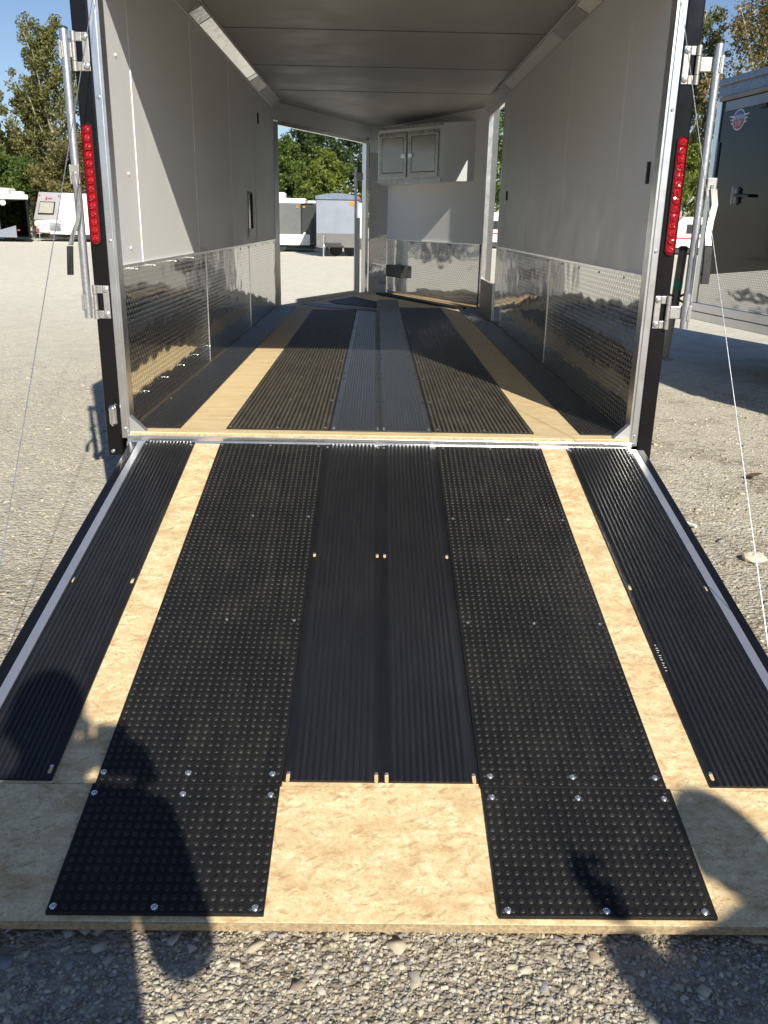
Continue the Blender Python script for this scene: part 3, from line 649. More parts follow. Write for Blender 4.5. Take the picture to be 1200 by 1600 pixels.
# studded mats
def studs(x0, x1, y0, y1, nx, ny, z, par):
    cx = np.linspace(x0+.012, x1-.012, nx); cy = np.linspace(y0+.012, y1-.012, ny)
    X, Y = np.meshgrid(cx, cy); X = X.ravel(); Y = Y.ravel(); n = len(X); K = 8
    rg = np.random.default_rng(int(abs(x0*1000)+abs(y0*100)))
    th = np.arange(K)*2*np.pi/K
    rs = [(.0062, 0), (.0056, .0020), (.0044, .0026)]
    V = np.zeros((n, 3*K+1, 3)); tilt = rg.uniform(.8, 1.15, n)
    for j, (r, h) in enumerate(rs):
        V[:, j*K:(j+1)*K, 0] = X[:, None]+r*np.cos(th); V[:, j*K:(j+1)*K, 1] = Y[:, None]+r*np.sin(th); V[:, j*K:(j+1)*K, 2] = z+h*tilt[:, None]
    V[:, 3*K, 0] = X; V[:, 3*K, 1] = Y; V[:, 3*K, 2] = z+.0027*tilt
    F = [(j*K+k, j*K+(k+1) % K, (j+1)*K+(k+1) % K, (j+1)*K+k) for j in range(2) for k in range(K)]; G3 = [(2*K+k, 2*K+(k+1) % K, 3*K) for k in range(K)]
    off = (np.arange(n)*(3*K+1))[:, None]
    fl4 = (np.array(F).ravel()[None]+off).ravel(); fl3 = (np.array(G3).ravel()[None]+off).ravel()
    me = bpy.data.meshes.new('raised_studs'); me.vertices.add(n*(3*K+1)); me.vertices.foreach_set('co', V.ravel())
    nl = len(fl4)+len(fl3); me.loops.add(nl); me.loops.foreach_set('vertex_index', np.concatenate([fl4, fl3]).astype(np.int32))
    n4, n3 = len(fl4)//4, len(fl3)//3
    me.polygons.add(n4+n3); me.polygons.foreach_set('loop_start', np.concatenate([np.arange(n4)*4, n4*4+np.arange(n3)*3]).astype(np.int32))
    me.polygons.foreach_set('use_smooth', np.ones(n4+n3, bool)); me.update(calc_edges=True); me.validate()
    me.materials.append(MAT['rubber_stud']); o = bpy.data.objects.new('raised_studs', me); COL.objects.link(o); o.parent = par; o['kind'] = 'stuff'
b = MB(); b.lathe((0, 0, 0), (0, 0, 1), [(.0075, 0), (.0072, .002), (.0045, .0042), (.0015, .0048)], 12); SCR = b.build('screw', 'screw_zinc', None, True)
for x0, x1, xa, xb in ((-.639, -.2235, -.634, -.241), (.2225, .6435, .241, .630)):
    b = MB(); b.box((x0, -1.7725, .0008), (x1, -.032, .0085)); mt = b.build('studded_mat', 'rubber_mat', RD, bevel=.0015)
    studs(x0, x1, -1.7725, -.032, 22, 82, .0085, mt)
    for y in (-.05, -.597, -1.175, -1.742):
        for x in (xa, (xa+xb)/2, xb): screw(SCR if y < -1.5 else SCB, mt, x+.006*(1 if x == xa else -1 if x == xb else 0), y, .0085)
    b = MB(); b.box((x0-.004 if x0 < 0 else x0+.003, -2.093, .0015), (x1-.003 if x0 < 0 else x1+.006, -1.774, .0105)); mt = b.build('studded_mat', 'rubber_mat', RD, bevel=.0015)
    studs(x0, x1, -2.093, -1.774, 22, 15, .0105, mt)
    for y in (-1.804, -2.080):
        for x in (xa, (xa+xb)/2, xb): screw(SCR, mt, x+.003*(1 if x == xa else -1 if x == xb else 0), y, .0105)
def slot_screw(par, x, y, z, ln=.018, bright=True):
    b = MB(); n = 6; r = .0042
    pr = [(x+r*math.cos(math.pi*k/n), y+r*math.sin(math.pi*k/n)+.002) for k in range(n+1)] + [(x+r*math.cos(math.pi+math.pi*k/n), y-ln+r*math.sin(math.pi+math.pi*k/n)) for k in range(n+1)]
    b.prism(pr, z-.0005, z+.0004); b.build('slot', 'slot_wood' if bright else 'black_plastic', par)
    screw(SCB, par, x, y, z+.0004)
for x0, x1 in ((-.2225, -.0006), (.0008, .2215)):
    m = mat_at('ribbed_plank', x0, x1, -1.758, -.026, 12, .0050, .0030, 'plastic_rib', RD, (.020, .020), .0006)
    for y in (-.052, -.826, -1.738):
        for x in (x0+.011, x1-.011): slot_screw(m, x, y, .0052, .020 if y < -1 else .012, y < -.5)
for x0, x1 in ((-.938, -.740), (.7465, 1.0005)):
    m = mat_at('ribbed_plank', x0, x1, -1.762, -.022, 13 if x0 < 0 else 15, .0050, .0038, 'plastic_rib', RD, (.010, .016) if x0 < 0 else (.016, .010), .0006)
    for y in (-.05, -.98, -1.725): slot_screw(m, x0+.011, y, .0052, .016, y < -.5); slot_screw(m, x1-.011, y, .0052, .016, y < -.5)
    if x0 > 0:
        b = MB(); yy = -1.37
        for k in range(11):
            hgt = (.005, .007, .004, .007, .006)[k % 5]; b.box((.7560, yy, .0062), (.7560+hgt, yy+.0016, .0066)); yy += .009 if k % 3 else .013
        b.build('print_mark', 'white_trim', m)
# lift cables
for sx, p1, p0 in ((-1, (-1.065, -1.36, -.33), (-.995, -.03, 1.63)), (1, (1.07, -1.33, -.32), (.998, -.03, 1.63))):
    b = MB(); a1, a0 = Vector(p1), Vector(p0); N = 40; pts = []
    for i in range(N+1):
        t = i/N; p = a0.lerp(a1, t); p.z -= .02*4*t*(1-t)*.4; pts.append(p)
    b.tube(pts, .0016, 6); o = b.build('lift_cable', 'galvanised', T, True)

# ------------------------------------------------------------------ black trailer close by on the right
P0 = Vector((3.334, 3.988)); dT = Vector((-.147, .989)); nT = Vector((-.989, -.147))       # face runs along dT, nT points to us
BT = thing('cargo_trailer', 'glossy black enclosed trailer close on the right with round badge and slanted stone guard', 'trailer', (0, 0, 0))
def fp3(s, z, o): p = P0+dT*s+nT*o; return (p.x, p.y, z)
def fquad(pts, o0, o1, name, mat, par, bevel=0, uv=None):
    n = len(pts); vs = [fp3(s, z, o1) for s, z in pts]+[fp3(s, z, o0) for s, z in pts]
    b = MB(); b.add(vs, [tuple(range(n)), tuple(range(n, 2*n))[::-1]]+[(i, n+i, n+(i+1) % n, (i+1) % n) for i in range(n)])
    return b.build(name, mat, par, bevel=bevel, uv=uv)
E1 = 1.37; E0 = -4.2
fquad([(E0, -.02), (E1-.02, -.02), (E1-.02, 1.97), (E0, 1.97)], -2.1, -.012, 'body', 'black_gloss', BT)
fquad([(E0, -.04), (E1, -.04), (E1, .12), (E0, .12)], -.010, .012, 'lower_frame', 'aluminium', BT, .004)
fquad([(E0, .035), (E1, .035), (E1, .043), (E0, .043)], .012, .016, 'frame_rib', 'rust_frame', BT)
fquad([(E0, .90), (E1-.09, .385), (E1-.09, .122), (E0, .122)][::-1], -.0118, -.004, 'stone_guard', 'tread', BT, 0, lambda c: ((Vector((c.x, c.y))-P0).dot(dT), c.z))
fquad([(E1-.085, .122), (E1, .122), (E1, 1.955), (E1-.085, 1.955)], -.0115, .004, 'corner_trim', 'aluminium', BT, .004)
fquad([(E1-.115, .40), (E1-.088, .40), (E1-.088, 1.58), (E1-.115, 1.58)], -.0112, .006, 'corner_bead', 'roof_blue_grey', BT)
fquad([(E0, 1.925), (E1-.06, 1.925), (E1-.06, 1.962), (E0, 1.962)], -.011, .020, 'rain_rail', 'beige_panel', BT, .003)
fquad([(E0, 1.835), (E1-.16, 1.835), (E1-.16, 1.915), (E0, 1.915)], -.0115, .002, 'header_band', 'silver_skin', BT)
fquad([(E0, 2.06), (E1+.05, 2.06), (E1+.05, 2.115), (E0, 2.115)], -.02, .025, 'roof_edge', 'roof_blue_grey', BT, .006)
fquad([(E0, 1.972), (E1+.02, 1.972), (E1+.02, 2.10), (E0, 2.10)], -2.1, -.011, 'roof', 'roof_blue_grey', BT)
dd = fquad([(-1.2, .62), (.60, .47), (.60, 1.80), (-1.2, 1.80)], -.0116, -.006, 'door', 'black_gloss', BT)
fquad([(.795, 1.035), (.865, 1.035), (.865, 1.165), (.795, 1.165)], -.0116, .020, 'latch', 'cast_aluminium', BT, .006)
b = MB(); b.tube([fp3(.80, 1.105, .028), fp3(.56, 1.095, .032)], .014, 8); b.build('latch_handle', 'black_plastic', BT, True)
b = MB(); b.tube([fp3(.86, 1.02, .022), fp3(.86, 1.18, .022)], .010, 8); b.build('latch_pin', 'galvanised', BT, True)
fquad([(.50, 1.80), (.62, 1.80), (.62, 1.83), (.50, 1.83)], -.0116, .03, 'marker_lamp', 'black_plastic', BT, .006)
# round badge with wings and lettering
cs0, cz0, rb = .975, 1.745, .088
def disc(r, o0, o1, name, mat, par, z_from=-9, z_to=9, n=40):
    pts = []
    for k in range(n):
        a = 2*math.pi*k/n; pts.append((cs0+r*math.cos(a)*1.15, cz0+min(max(r*math.sin(a), z_from), z_to)))
    return fquad(pts[::-1], o0, o1, name, mat, par)
bg = disc(rb, -.0116, -.008, 'badge', 'badge_silver', BT)
for sgn in (-1, 1):
    for k, ln in enumerate((.075, .06, .045)):
        z = cz0+.030-k*.030; s0 = cs0+sgn*rb*.95; s1 = s0+sgn*ln
        q = [(s0, z-.008), (s1, z+.004), (s1, z+.012), (s0, z+.010)]
        fquad(q if sgn < 0 else q[::-1], -.0117, -.009, 'badge_wing', 'badge_silver', bg)
disc(rb*.90, -.0079, -.0065, 'badge_field', 'badge_blue', bg, z_from=.004); disc(rb*.90, -.0079, -.0066, 'badge_field', 'badge_red', bg, z_to=.002)
def lettering(txt, s, z, size, par, o, mat):
    c = bpy.data.curves.new('txt', 'FONT'); c.body = txt; c.size = size; c.align_x = 'CENTER'; c.align_y = 'CENTER'; c.extrude = .0006
    t = bpy.data.objects.new('txt', c); COL.objects.link(t); bpy.context.view_layer.update()
    me = bpy.data.meshes.new_from_object(t.evaluated_get(bpy.context.evaluated_depsgraph_get())); bpy.data.objects.remove(t)
    me.materials.clear(); me.materials.append(MAT[mat]); ob = bpy.data.objects.new('lettering', me); COL.objects.link(ob); ob.parent = par
    return ob
def face_matrix(s, z, o):
    ex = -dT; ez = Vector((0, 0, 1)); nn = nT; p = fp3(s, z, o)
    return Matrix(((ex.x, 0, nn.x, p[0]), (ex.y, 0, nn.y, p[1]), (0, 1, 0, p[2]), (0, 0, 0, 1)))
o = lettering('AMERA', cs0, cz0, .052, bg, 0, 'badge_silver'); o.matrix_world = face_matrix(cs0, cz0+.020, -.0056)
o = lettering('LITE', cs0, cz0, .056, bg, 0, 'white_trim'); o.matrix_world = face_matrix(cs0, cz0-.034, -.0056)
for s in (-1.5, -.5):
    b = MB(); p = fp3(s, GZ+.31, -.35); b.lathe(p, (nT.x, nT.y, 0), [(.18, -.18), (.30, -.18), (.325, -.15), (.325, -.03), (.30, 0), (.18, 0)], 24); wl = b.build('wheel', 'tyre_rubber', BT, True)
    b = MB(); b.lathe(p, (nT.x, nT.y, 0), [(.178, -.12), (.178, 0), (.1, -.03), (.04, -.02)], 20); b.build('rim', 'galvanised', wl, True)
b = MB(); tq = P0+dT*(E1+.30)+nT*-1.0
b.tube([fp3(E1-.3, .0, -.35), (tq.x, tq.y, .0)], .045, 8); b.tube([fp3(E1-.3, .0, -1.7), (tq.x, tq.y, .0)], .045, 8); b.build('tongue', 'rust_frame', BT)
# the jack that stands between that trailer and ours
jx, jy = 3.07, 5.66
b = MB(); b.tube([(jx, jy, .02), (jx+.02, jy, .60)], .045, 14); jk = b.build('tongue_jack', 'jack_metal', BT, True)
b = MB(); b.tube([(jx-.03, jy, GZ+.02), (jx, jy, .03)], .036, 12); b.lathe((jx-.03, jy, GZ), (0, 0, 1), [(.09, 0), (.09, .012), (.04, .02)], 14); b.build('jack_foot', 'beige_panel', jk, True)
b = MB(); b.tube([(jx+.008, jy, .22), (jx+.011, jy, .30)], .0462, 14); b.build('jack_label', 'green_label', jk, True)
b = MB(); b.lathe((jx+.02, jy, .60), (0, 0, 1), [(.05, 0), (.05, .03), (.03, .045)], 12)
for sgn in (-1, 1): b.tube([(jx-.10*sgn, jy-.02, .18), (jx+.10*sgn, jy-.02, .08)], .012, 6)
b.build('jack_crank', 'black_plastic', jk, True)

# ------------------------------------------------------------------ trailers across the yard
def wheels_at(par, xs2, y, r=.33, depth=.2):
    for x in xs2:
        b = MB(); b.lathe((x, y, GZ+r), (0, -1, 0), [(r*.6, -depth), (r*.95, -depth), (r, -depth+.03), (r, -.03), (r*.95, 0), (r*.6, 0)], 18); b.build('wheel', 'tyre_rubber', par, True)
# open black-lined trailer with white roof at far left
OT = thing('cargo_trailer', 'open white trailer with black interior parked at the far left edge of the yard', 'trailer', (0, 0, 0))
y = 42.6
b = MB(); b.box((-21.4, y, -.25), (-21.3, y+5, 1.55)); b.slab((-17.6, y), (-19.9, y+5), -.25, 1.55, .1); b.box((-21.3, y+4.9, -.25), (-19.98, y+5, 1.55)); b.prism([(-21.3, y), (-17.6, y), (-19.9, y+5), (-21.3, y+5)], -.30, -.24); b.build('body', 'black_paint', OT)
b = MB(); b.prism([(-21.6, y-.35), (-17.5, y-.15), (-19.8, y+5.1), (-21.6, y+5.1)], 1.55, 1.78); b.build('roof', 'white_skin', OT, bevel=.05)
b = MB(); b.box((-19.6, y+.5, 1.78), (-18.75, y+1.6, 2.10)); b.box((-18.6, y+.5, 1.78), (-18.05, y+1.0, 1.95)); b.build('roof_vent', 'white_skin', OT, bevel=.08)
b = MB(); b.prism([(-19.25, y-.02), (-19.12, y-.02), (-19.12, y+.05), (-19.25, y+.05)], -.25, 1.5); b.build('post', 'silver_skin', OT)
b = MB(); b.hexa([(-19.2, y-.06, -.28), (-18.3, y-.06, -.28), (-18.3, y-.03, -.28), (-19.2, y-.03, -.28), (-19.2, y-.06, .05), (-18.3, y-.06, .30), (-18.3, y-.03, .30), (-19.2, y-.03, .05)]); b.build('side_plate', 'silver_skin', OT)
b = MB(); b.box((-18.25, y-.06, .05), (-18.12, y-.01, .11)); b.build('marker_lamp', 'red_stripe', OT); b = MB(); b.lathe((-18.85, y-.02, 1.40), (0, -1, 0), [(.16, 0), (.12, .03), (.05, .05)], 12); b.build('dome_lamp', 'white_skin', OT)
wheels_at(OT, (-20.0, -18.9), y+.4)
# white camper
CP = thing('camper_trailer', 'white camper trailer with red stripes, sloped front window and propane cover', 'camper', (0, 0, 0))
y = 44.4; z0 = -.12
def cam_prism(pts, y0, y1, name, mat, par, bevel=0):
    n = len(pts); b = MB(); b.add([(x, y0, z) for x, z in pts]+[(x, y1, z) for x, z in pts], [tuple(range(n)), tuple(range(n, 2*n))[::-1]]+[(i, n+i, n+(i+1) % n, (i+1) % n) for i in range(n)])
    return b.build(name, mat, par, bevel=bevel)
sidep = [(-16.9, z0), (-17.15, .55), (-16.55, 2.0), (-12.6, 1.96), (-12.4, 1.7), (-12.4, z0)]
b = MB(); y1 = y+.0
pts_f = [(-18.42, .62), (-18.15, 2.02), (-17.0, 2.02), (-17.15, .62)]
body = MB()
fr = [(-18.25, y+.5, .60), (-16.78, y, .60), (-16.52, y+.1, 1.94), (-17.85, y+.55, 1.98)]
fb2 = MB(); fb2.add(fr, [(0, 1, 2, 3)]); fb2.build('front_panel', 'camper_front_shaded', CP)
lo = [(-18.2, y+.52, .60), (-16.78, y, .60), (-16.5, y, z0), (-17.9, y+.5, z0)]
body.add(lo, [(3, 2, 1, 0)])
sd2 = [(-16.78, y, .60), (-16.5, y, z0), (-12.0, y+2.0, z0), (-12.0, y+2.0, 1.90), (-16.52, y+.1, 1.94)]
body.add(sd2, [(0, 1, 2, 3, 4)])
body.add([(-17.85, y+.55, 1.98), (-16.52, y+.1, 1.94), (-12, y+2, 1.90), (-13, y+3.5, 1.90)], [(0, 1, 2, 3)])
body.add([(-13, y+3.5, z0), (-12, y+2, z0), (-12, y+2, 1.90), (-13, y+3.5, 1.90)], [(0, 1, 2, 3)])
body.add([(-13, y+3.5, z0), (-17.9, y+.5, z0), (-18.2, y+.52, .60), (-17.85, y+.55, 1.98), (-13, y+3.5, 1.90)], [(0, 1, 2, 3, 4)])
body.build('body', 'white_skin', CP)
def on_front(u, v, o=0.0):
    a = Vector(fr[0]).lerp(Vector(fr[1]), u); c = Vector(fr[3]).lerp(Vector(fr[2]), u); p = a.lerp(c, v); n = (Vector(fr[1])-Vector(fr[0])).cross(Vector(fr[3])-Vector(fr[0])).normalized(); return p+n*o
def front_box(u0, u1, v0, v1, o0, o1, name, mat, par):
    b = MB(); b.hexa([on_front(u0, v0, o1), on_front(u1, v0, o1), on_front(u1, v0, o0), on_front(u0, v0, o0), on_front(u0, v1, o1), on_front(u1, v1, o1), on_front(u1, v1, o0), on_front(u0, v1, o0)]); return b.build(name, mat, par)
wf = front_box(.16, .80, .20, .66, .003, .05, 'window', 'rust_frame', CP); front_box(.19, .77, .24, .63, .0505, .07, 'window_cover', 'window_shade', wf)
for u, v, c in ((.08, .88, 'red_stripe'), (.93, .88, 'rust_frame')): front_box(u-.02, u+.02, v-.02, v+.02, .003, .04, 'marker_lamp', c, CP)
front_box(.36, .41, .72, .85, .003, .02, 'logo_mark', 'red_stripe', CP)
for k in range(5): front_box(.43+k*.045, .46+k*.045, .75, .80+.02*(k % 2), .003, .015, 'logo_mark', 'red_stripe', CP)
for k in range(4):
    z = .08+k*.10; b = MB(); b.hexa([(-17.95, y+.42, z), (-16.68, y-.04, z), (-16.68, y, z), (-17.95, y+.5, z), (-17.95, y+.42, z+.05), (-16.70, y-.04, z+.05), (-16.70, y, z+.05), (-17.95, y+.5, z+.05)]); b.build('corrugation', 'silver_skin', CP)
b = MB(); b.box((-17.78, y-.1, -.05), (-17.32, y+.3, .55)); b.build('propane_cover', 'white_trim', CP, bevel=.05); b = MB(); b.box((-18.02, y-.1, .28), (-17.86, y+.1, .50)); b.build('tank_cap', 'white_trim', CP, bevel=.04)
b = MB(); b.box((-17.96, y-.12, -.02), (-17.84, y+.0, .14)); b.build('marker_lamp', 'red_stripe', CP)
b = MB(); b.tube([(-17.80, y-.12, GZ), (-17.80, y-.12, .05)], .025, 8); b.build('jack', 'galvanised', CP)
ds = (Vector((-12.0, 2.0, 0))-Vector((-17.0, 0, 0))); 
for z in (.50, .36):
    b = MB(); b.hexa([(-16.72, y-.03, z), (-12.0, y+1.97, z), (-12, y+2.1, z), (-16.7, y+.1, z), (-16.72, y-.03, z+.04), (-12, y+1.97, z+.04), (-12, y+2.1, z+.04), (-16.72, y+.1, z+.04)]); b.build('stripe', 'red_stripe', CP)
b = MB(); b.hexa([(-16.2, y+.28, .72), (-15.75, y+.45, .72), (-15.75, y+.6, .72), (-16.2, y+.5, .72), (-16.2, y+.28, 1.38), (-15.75, y+.45, 1.38), (-15.75, y+.6, 1.38), (-16.2, y+.5, 1.38)]); b.build('window', 'window_shade', CP, bevel=.05)
wheels_at(CP, (-15.4, -14.5), y+.7); b = MB(); b.box((-18.2, y+.3, -.35), (-12.4, y+2.2, -.13)); b.build('chassis', 'rust_frame', CP)
# grey trailer and silver round-roof trailer seen through the nose doorway
GT = thing('cargo_trailer', 'long grey trailer with white lower band and roof vent beyond the nose doorway', 'trailer', (0, 0, 0))
y = 35.6
b = MB(); b.box((-9, y, -.22), (-3.28, y+3, 1.50)); b.build('body', 'grey_skin', GT, bevel=.03)
b = MB(); b.box((-3.278, y+.02, -.22), (-2.62, y+2.6, 1.46)); b.build('front_corner', 'dark_skin', GT, bevel=.06)
b = MB(); b.box((-2.86, y-.02, -.1), (-2.64, y+.018, .88)); b.build('corner_guard', 'black_plastic', GT)
b = MB(); b.box((-9, y-.02, -.20), (-3.285, y-.002, .24)); b.box((-3.284, y-.005, -.2), (-2.9, y+.018, .24)); b.build('lower_band', 'white_skin', GT)
b = MB(); b.box((-9, y-.03, 1.50), (-3.1, y+3, 1.62)); b.build('roof', 'white_skin', GT, bevel=.03)
b = MB(); b.box((-4.7, y+.4, 1.62), (-4.0, y+1.2, 1.95)); b.box((-4.0, y+.4, 1.62), (-3.1, y+1.3, 1.72)); b.box((-3.05, y+.6, 1.52), (-2.66, y+1.4, 1.64)); b.build('roof_vent', 'white_skin', GT, bevel=.05)
for x in (-3.42, -3.14):
    b = MB(); b.box((x-.045, y-.04, 1.33), (x+.045, y-.003, 1.39)); b.build('marker_lamp', 'amber_lens', GT)
b = MB(); b.lathe((-3.12, y-.02, .26), (0, -1, 0), [(.08, 0), (.06, .03)], 10); b.build('lamp', 'white_skin', GT)
wheels_at(GT, (-5.2, -4.2), y+.1); b = MB(); b.box((-9, y+.2, -.35), (-2.7, y+2.5, -.225)); b.build('chassis', 'rust_frame', GT)
ST = thing('cargo_trailer', 'silver trailer with rounded blue roof seen through the nose doorway', 'trailer', (0, 0, 0))
y = 31.6; x0, x1 = -2.36, -.72
cam_prism([(x0, -.16), (x1, -.16), (x1, 1.60), (x0, 1.60)], y, y+4, 'body', 'silver_skin', ST, .03)
pr = [(x0-.02, 1.602), (x1+.02, 1.602)]+[(x1+.02-(x1-x0+.04)*k/10, 1.66+.17*math.sin(math.pi*(.12+.76*k/10))) for k in range(11)]
cam_prism(pr, y-.05, y+4.05, 'roof', 'roof_blue_grey', ST)
cam_prism([(x0+.02, -.14), (x1-.02, -.14), (x1-.02, .36), (x0+.02, .36)], y-.02, y-.002, 'stone_guard', 'mirror', ST)
cam_prism([(x1-.36, 1.42), (x1-.16, 1.42), (x1-.16, 1.54), (x1-.36, 1.54)], y-.02, y-.002, 'badge', 'amber_lens', ST)
cam_prism([(x1-.02, 1.62), (x1+.06, 1.62), (x1+.06, 1.70), (x1-.02, 1.70)], y-.09, y-.055, 'marker_lamp', 'red_stripe', ST)
cam_prism([(x1-.0, .2), (x1+.10, .2), (x1+.10, 1.5), (x1, 1.5)], y+.3, y+3, 'side_door', 'white_skin', ST)
b = MB(); b.tube([(-2.05, y-.5, GZ), (-2.05, y-.5, .3)], .03, 8); b.lathe((-2.05, y-.5, -.15), (0, 0, 1), [(.05, 0), (.07, .05), (.05, .1)], 10); b.build('tongue_jack', 'galvanised', ST)
b = MB(); b.tube([(-2.05, y-.5, -.12), (-1.3, y, -.12)], .04, 6); b.box((-2.1, y-.5, -.13), (-1.4, y-.1, .0)); b.build('tongue', 'rust_frame', ST)
wheels_at(ST, (-1.62, -1.05), y+.6, .26)
# white trailers beyond the right side
for k, (px, py, ln) in enumerate(((5.9, 47.5, 2.6), (15.2, 42.5, 6.0))):
    O = thing('camper_trailer', ('white camper with black wheels framed by the narrow side doorway', 'long white camper with a red stripe behind the right lock bar')[k], 'camper', (0, 0, 0))
    zt = 1.05 if k == 0 else .95
    cam_prism([(px, -.15), (px+ln, -.15), (px+ln, zt+.4), (px+.4, zt+.4), (px, zt)], py, py+2.4, 'body', 'white_skin', O, .04)
    b = MB(); b.box((px+.02, py-.02, .28), (px+ln-.02, py-.003, .36)); b.build('stripe', 'red_stripe', O)
    b = MB(); b.box((px+.6, py-.03, .55), (px+1.4, py-.003, 1.0)); b.build('window', 'window_glass_dark', O)
    b = MB(); b.box((px+.1, py+.1, -.4), (px+ln-.1, py+2.2, -.152)); b.build('chassis', 'rust_frame', O)
    wheels_at(O, (px+ln*.5, px+ln*.5+.75), py+.1)

for k, (px, py, rz, mt2, lab) in enumerate(((-19.5, 27.5, .25, 'dark_skin', 'dark grey trailer at the left side of the yard, farthest of three, outside the photo'), (-21.0, 20.5, .1, 'black_paint', 'black trailer at the left side of the yard, middle of three, outside the photo'), (-20.5, 13.5, -.1, 'grey_skin', 'grey trailer at the left side of the yard, nearest of three, outside the photo'))):
    O = thing('cargo_trailer', lab, 'trailer', (px, py, 0), rz)  # unseen trailers, added for the dark band mirrored in the nose plate
    b = MB(); b.box((-1.05, -2.7, -.15), (1.05, 2.7, 1.75)); b.build('body', mt2, O, bevel=.04)
    b = MB(); b.box((-1.07, -2.72, 1.752), (1.07, 2.72, 1.83)); b.build('roof', 'roof_blue_grey', O, bevel=.03)
    b = MB(); b.box((1.052, -2.6, -.12), (1.058, 2.6, .25)); b.build('stone_guard', 'silver_skin', O)
    for yy in (-.4, .45):
        b = MB(); b.lathe((1.06, yy, GZ+.32), (1, 0, 0), [(.18, 0), (.30, 0), (.32, .03), (.32, .15), (.30, .18), (.18, .18)], 16); b.build('wheel', 'tyre_rubber', O, True)
# ------------------------------------------------------------------ trees
def limbs(rg, h, spread, nb, up):
    out = []
    top = np.array([rg.uniform(-.04, .04)*h, rg.uniform(-.04, .04)*h, h*.93])
    out.append((np.zeros(3), top))
    for i in range(nb):
        t = .12+.80*(i+.5)/nb; base = top*t; az = i*2.4+rg.uniform(-.5, .5)
        ln = spread*(1.0-.70*t)*rg.uniform(.7, 1.15)*(.55 if t < .2 else 1)
        out.append((base, base+np.array([math.cos(az)*ln, math.sin(az)*ln, ln*up*rg.uniform(.6, 1.2)])))
    return out
def tree(x, y, h, spread, seed, cols, name, label, group, nb=16, up=.7, nleaf=5200, leaf=.22, bark='bark', sparse=1.0):
    rg = np.random.default_rng(seed); L = limbs(rg, h, spread, nb, up)
    t = thing(name, label, 'tree', (x, y, GZ), 0, group)
    b = MB()
    for i, (p, q) in enumerate(L):
        m = (p+q)/2+rg.normal(0, .03*h*.2, 3)
        if i == 0: b.tube([p, m, q], [h*.018, h*.012, h*.003], 8)
        else: r = h*.0065*(1-.5*p[2]/h); b.tube([p, m, q], [r, r*.7, r*.25], 5)
    b.build('trunk', bark, t, True)
    cs2, wt = [], []
    for i, (p, q) in enumerate(L):
        n = 9 if i == 0 else 7
        for k in range(n):
            f = (.45 if i == 0 else .30)+(.58 if i == 0 else .75)*(k+rg.random())/n
            c = p+(q-p)*f; s = spread*.11*rg.uniform(.7, 1.5)*(1.15-.5*f)
            cs2.append(np.r_[c+rg.normal(0, spread*.05, 3), s]); wt.append(s**2)
    cs2 = np.array(cs2); wt = np.array(wt); wt /= wt.sum()
    ci = rg.choice(len(cs2), nleaf, p=wt)
    d = rg.normal(0, 1, (nleaf, 3)); d /= np.linalg.norm(d, axis=1)[:, None]; rr = rg.random(nleaf)**.45
    C = cs2[ci, :3]+d*rr[:, None]*cs2[ci, 3:4]*1.55*np.array([1, 1, .85])
    C[:, 2] = np.maximum(C[:, 2], .25)
    u = rg.normal(0, 1, (nleaf, 3)); u /= np.linalg.norm(u, axis=1)[:, None]; v = np.cross(u, rg.normal(0, 1, (nleaf, 3))); v /= np.linalg.norm(v, axis=1)[:, None]
    sz = leaf*rg.uniform(.55, 1.25, nleaf)[:, None]
    V = np.stack([C-u*sz, C+v*sz*.55, C+u*sz, C-v*sz*.55], 1).reshape(-1, 3)
    me = bpy.data.meshes.new('crown'); me.vertices.add(nleaf*4); me.vertices.foreach_set('co', V.ravel())
    me.loops.add(nleaf*4); me.loops.foreach_set('vertex_index', np.arange(nleaf*4, dtype=np.int32)); me.polygons.add(nleaf); me.polygons.foreach_set('loop_start', np.arange(nleaf, dtype=np.int32)*4)
    me.update(calc_edges=True)
    cl = np.array(cols); kk = rg.random(len(cs2))[ci]*.7+rg.random(nleaf)*.3
    a = cl[0]+(cl[1]-cl[0])*kk[:, None]; sel = rg.random(nleaf) < .06; a[sel] = cl[2]
    a = np.repeat(np.c_[a, np.ones(nleaf)], 4, 0)
    at = me.color_attributes.new('tint', 'FLOAT_COLOR', 'POINT'); at.data.foreach_set('color', a.ravel().astype(np.float32))
    me.materials.append(MAT['leaf']); o = bpy.data.objects.new('crown', me); COL.objects.link(o); o.parent = t
    return t
OLIVE = ((.080, .095, .026), (.175, .170, .052), (.27, .21, .07)); GREEN = ((.034, .075, .013), (.115, .175, .030), (.20, .23, .05)); DARK = ((.014, .034, .010), (.040, .072, .018), (.07, .10, .02)); GOLD = ((.14, .11, .04), (.27, .20, .075), (.38, .28, .12)); LIME = ((.07, .11, .014), (.17, .20, .03), (.26, .26, .06))
FL = .10
tree(-18.4, 50, 11.6, 2.9, 11, OLIVE, 'poplar_tree', 'tall olive poplar with spiky top rising behind the white camper', None, 22, 2.4, 13000, FL, 'pale_bark')
tree(-16.2, 51, 10.3, 2.7, 12, OLIVE, 'poplar_tree', 'olive poplar with pale limbs close beside the left lock bar', None, 20, 2.3, 12000, FL, 'pale_bark')
tree(-20.4, 50.5, 7.6, 2.4, 13, OLIVE, 'poplar_tree', 'shorter olive poplar at the left edge of the photo', None, 18, 2.0, 9000, FL, 'pale_bark')
tree(-17.0, 48, 5.6, 3.6, 14, ((.10, .095, .028), (.19, .16, .055), (.25, .19, .07)), 'bushy_tree', 'broad brownish olive bush right behind the white camper roof', None, 20, .55, 15000, FL)
tree(-20.7, 47.2, 4.6, 3.2, 15, GREEN, 'bushy_tree', 'green bushy tree behind the open black-lined trailer', None, 18, .6, 13000, FL)
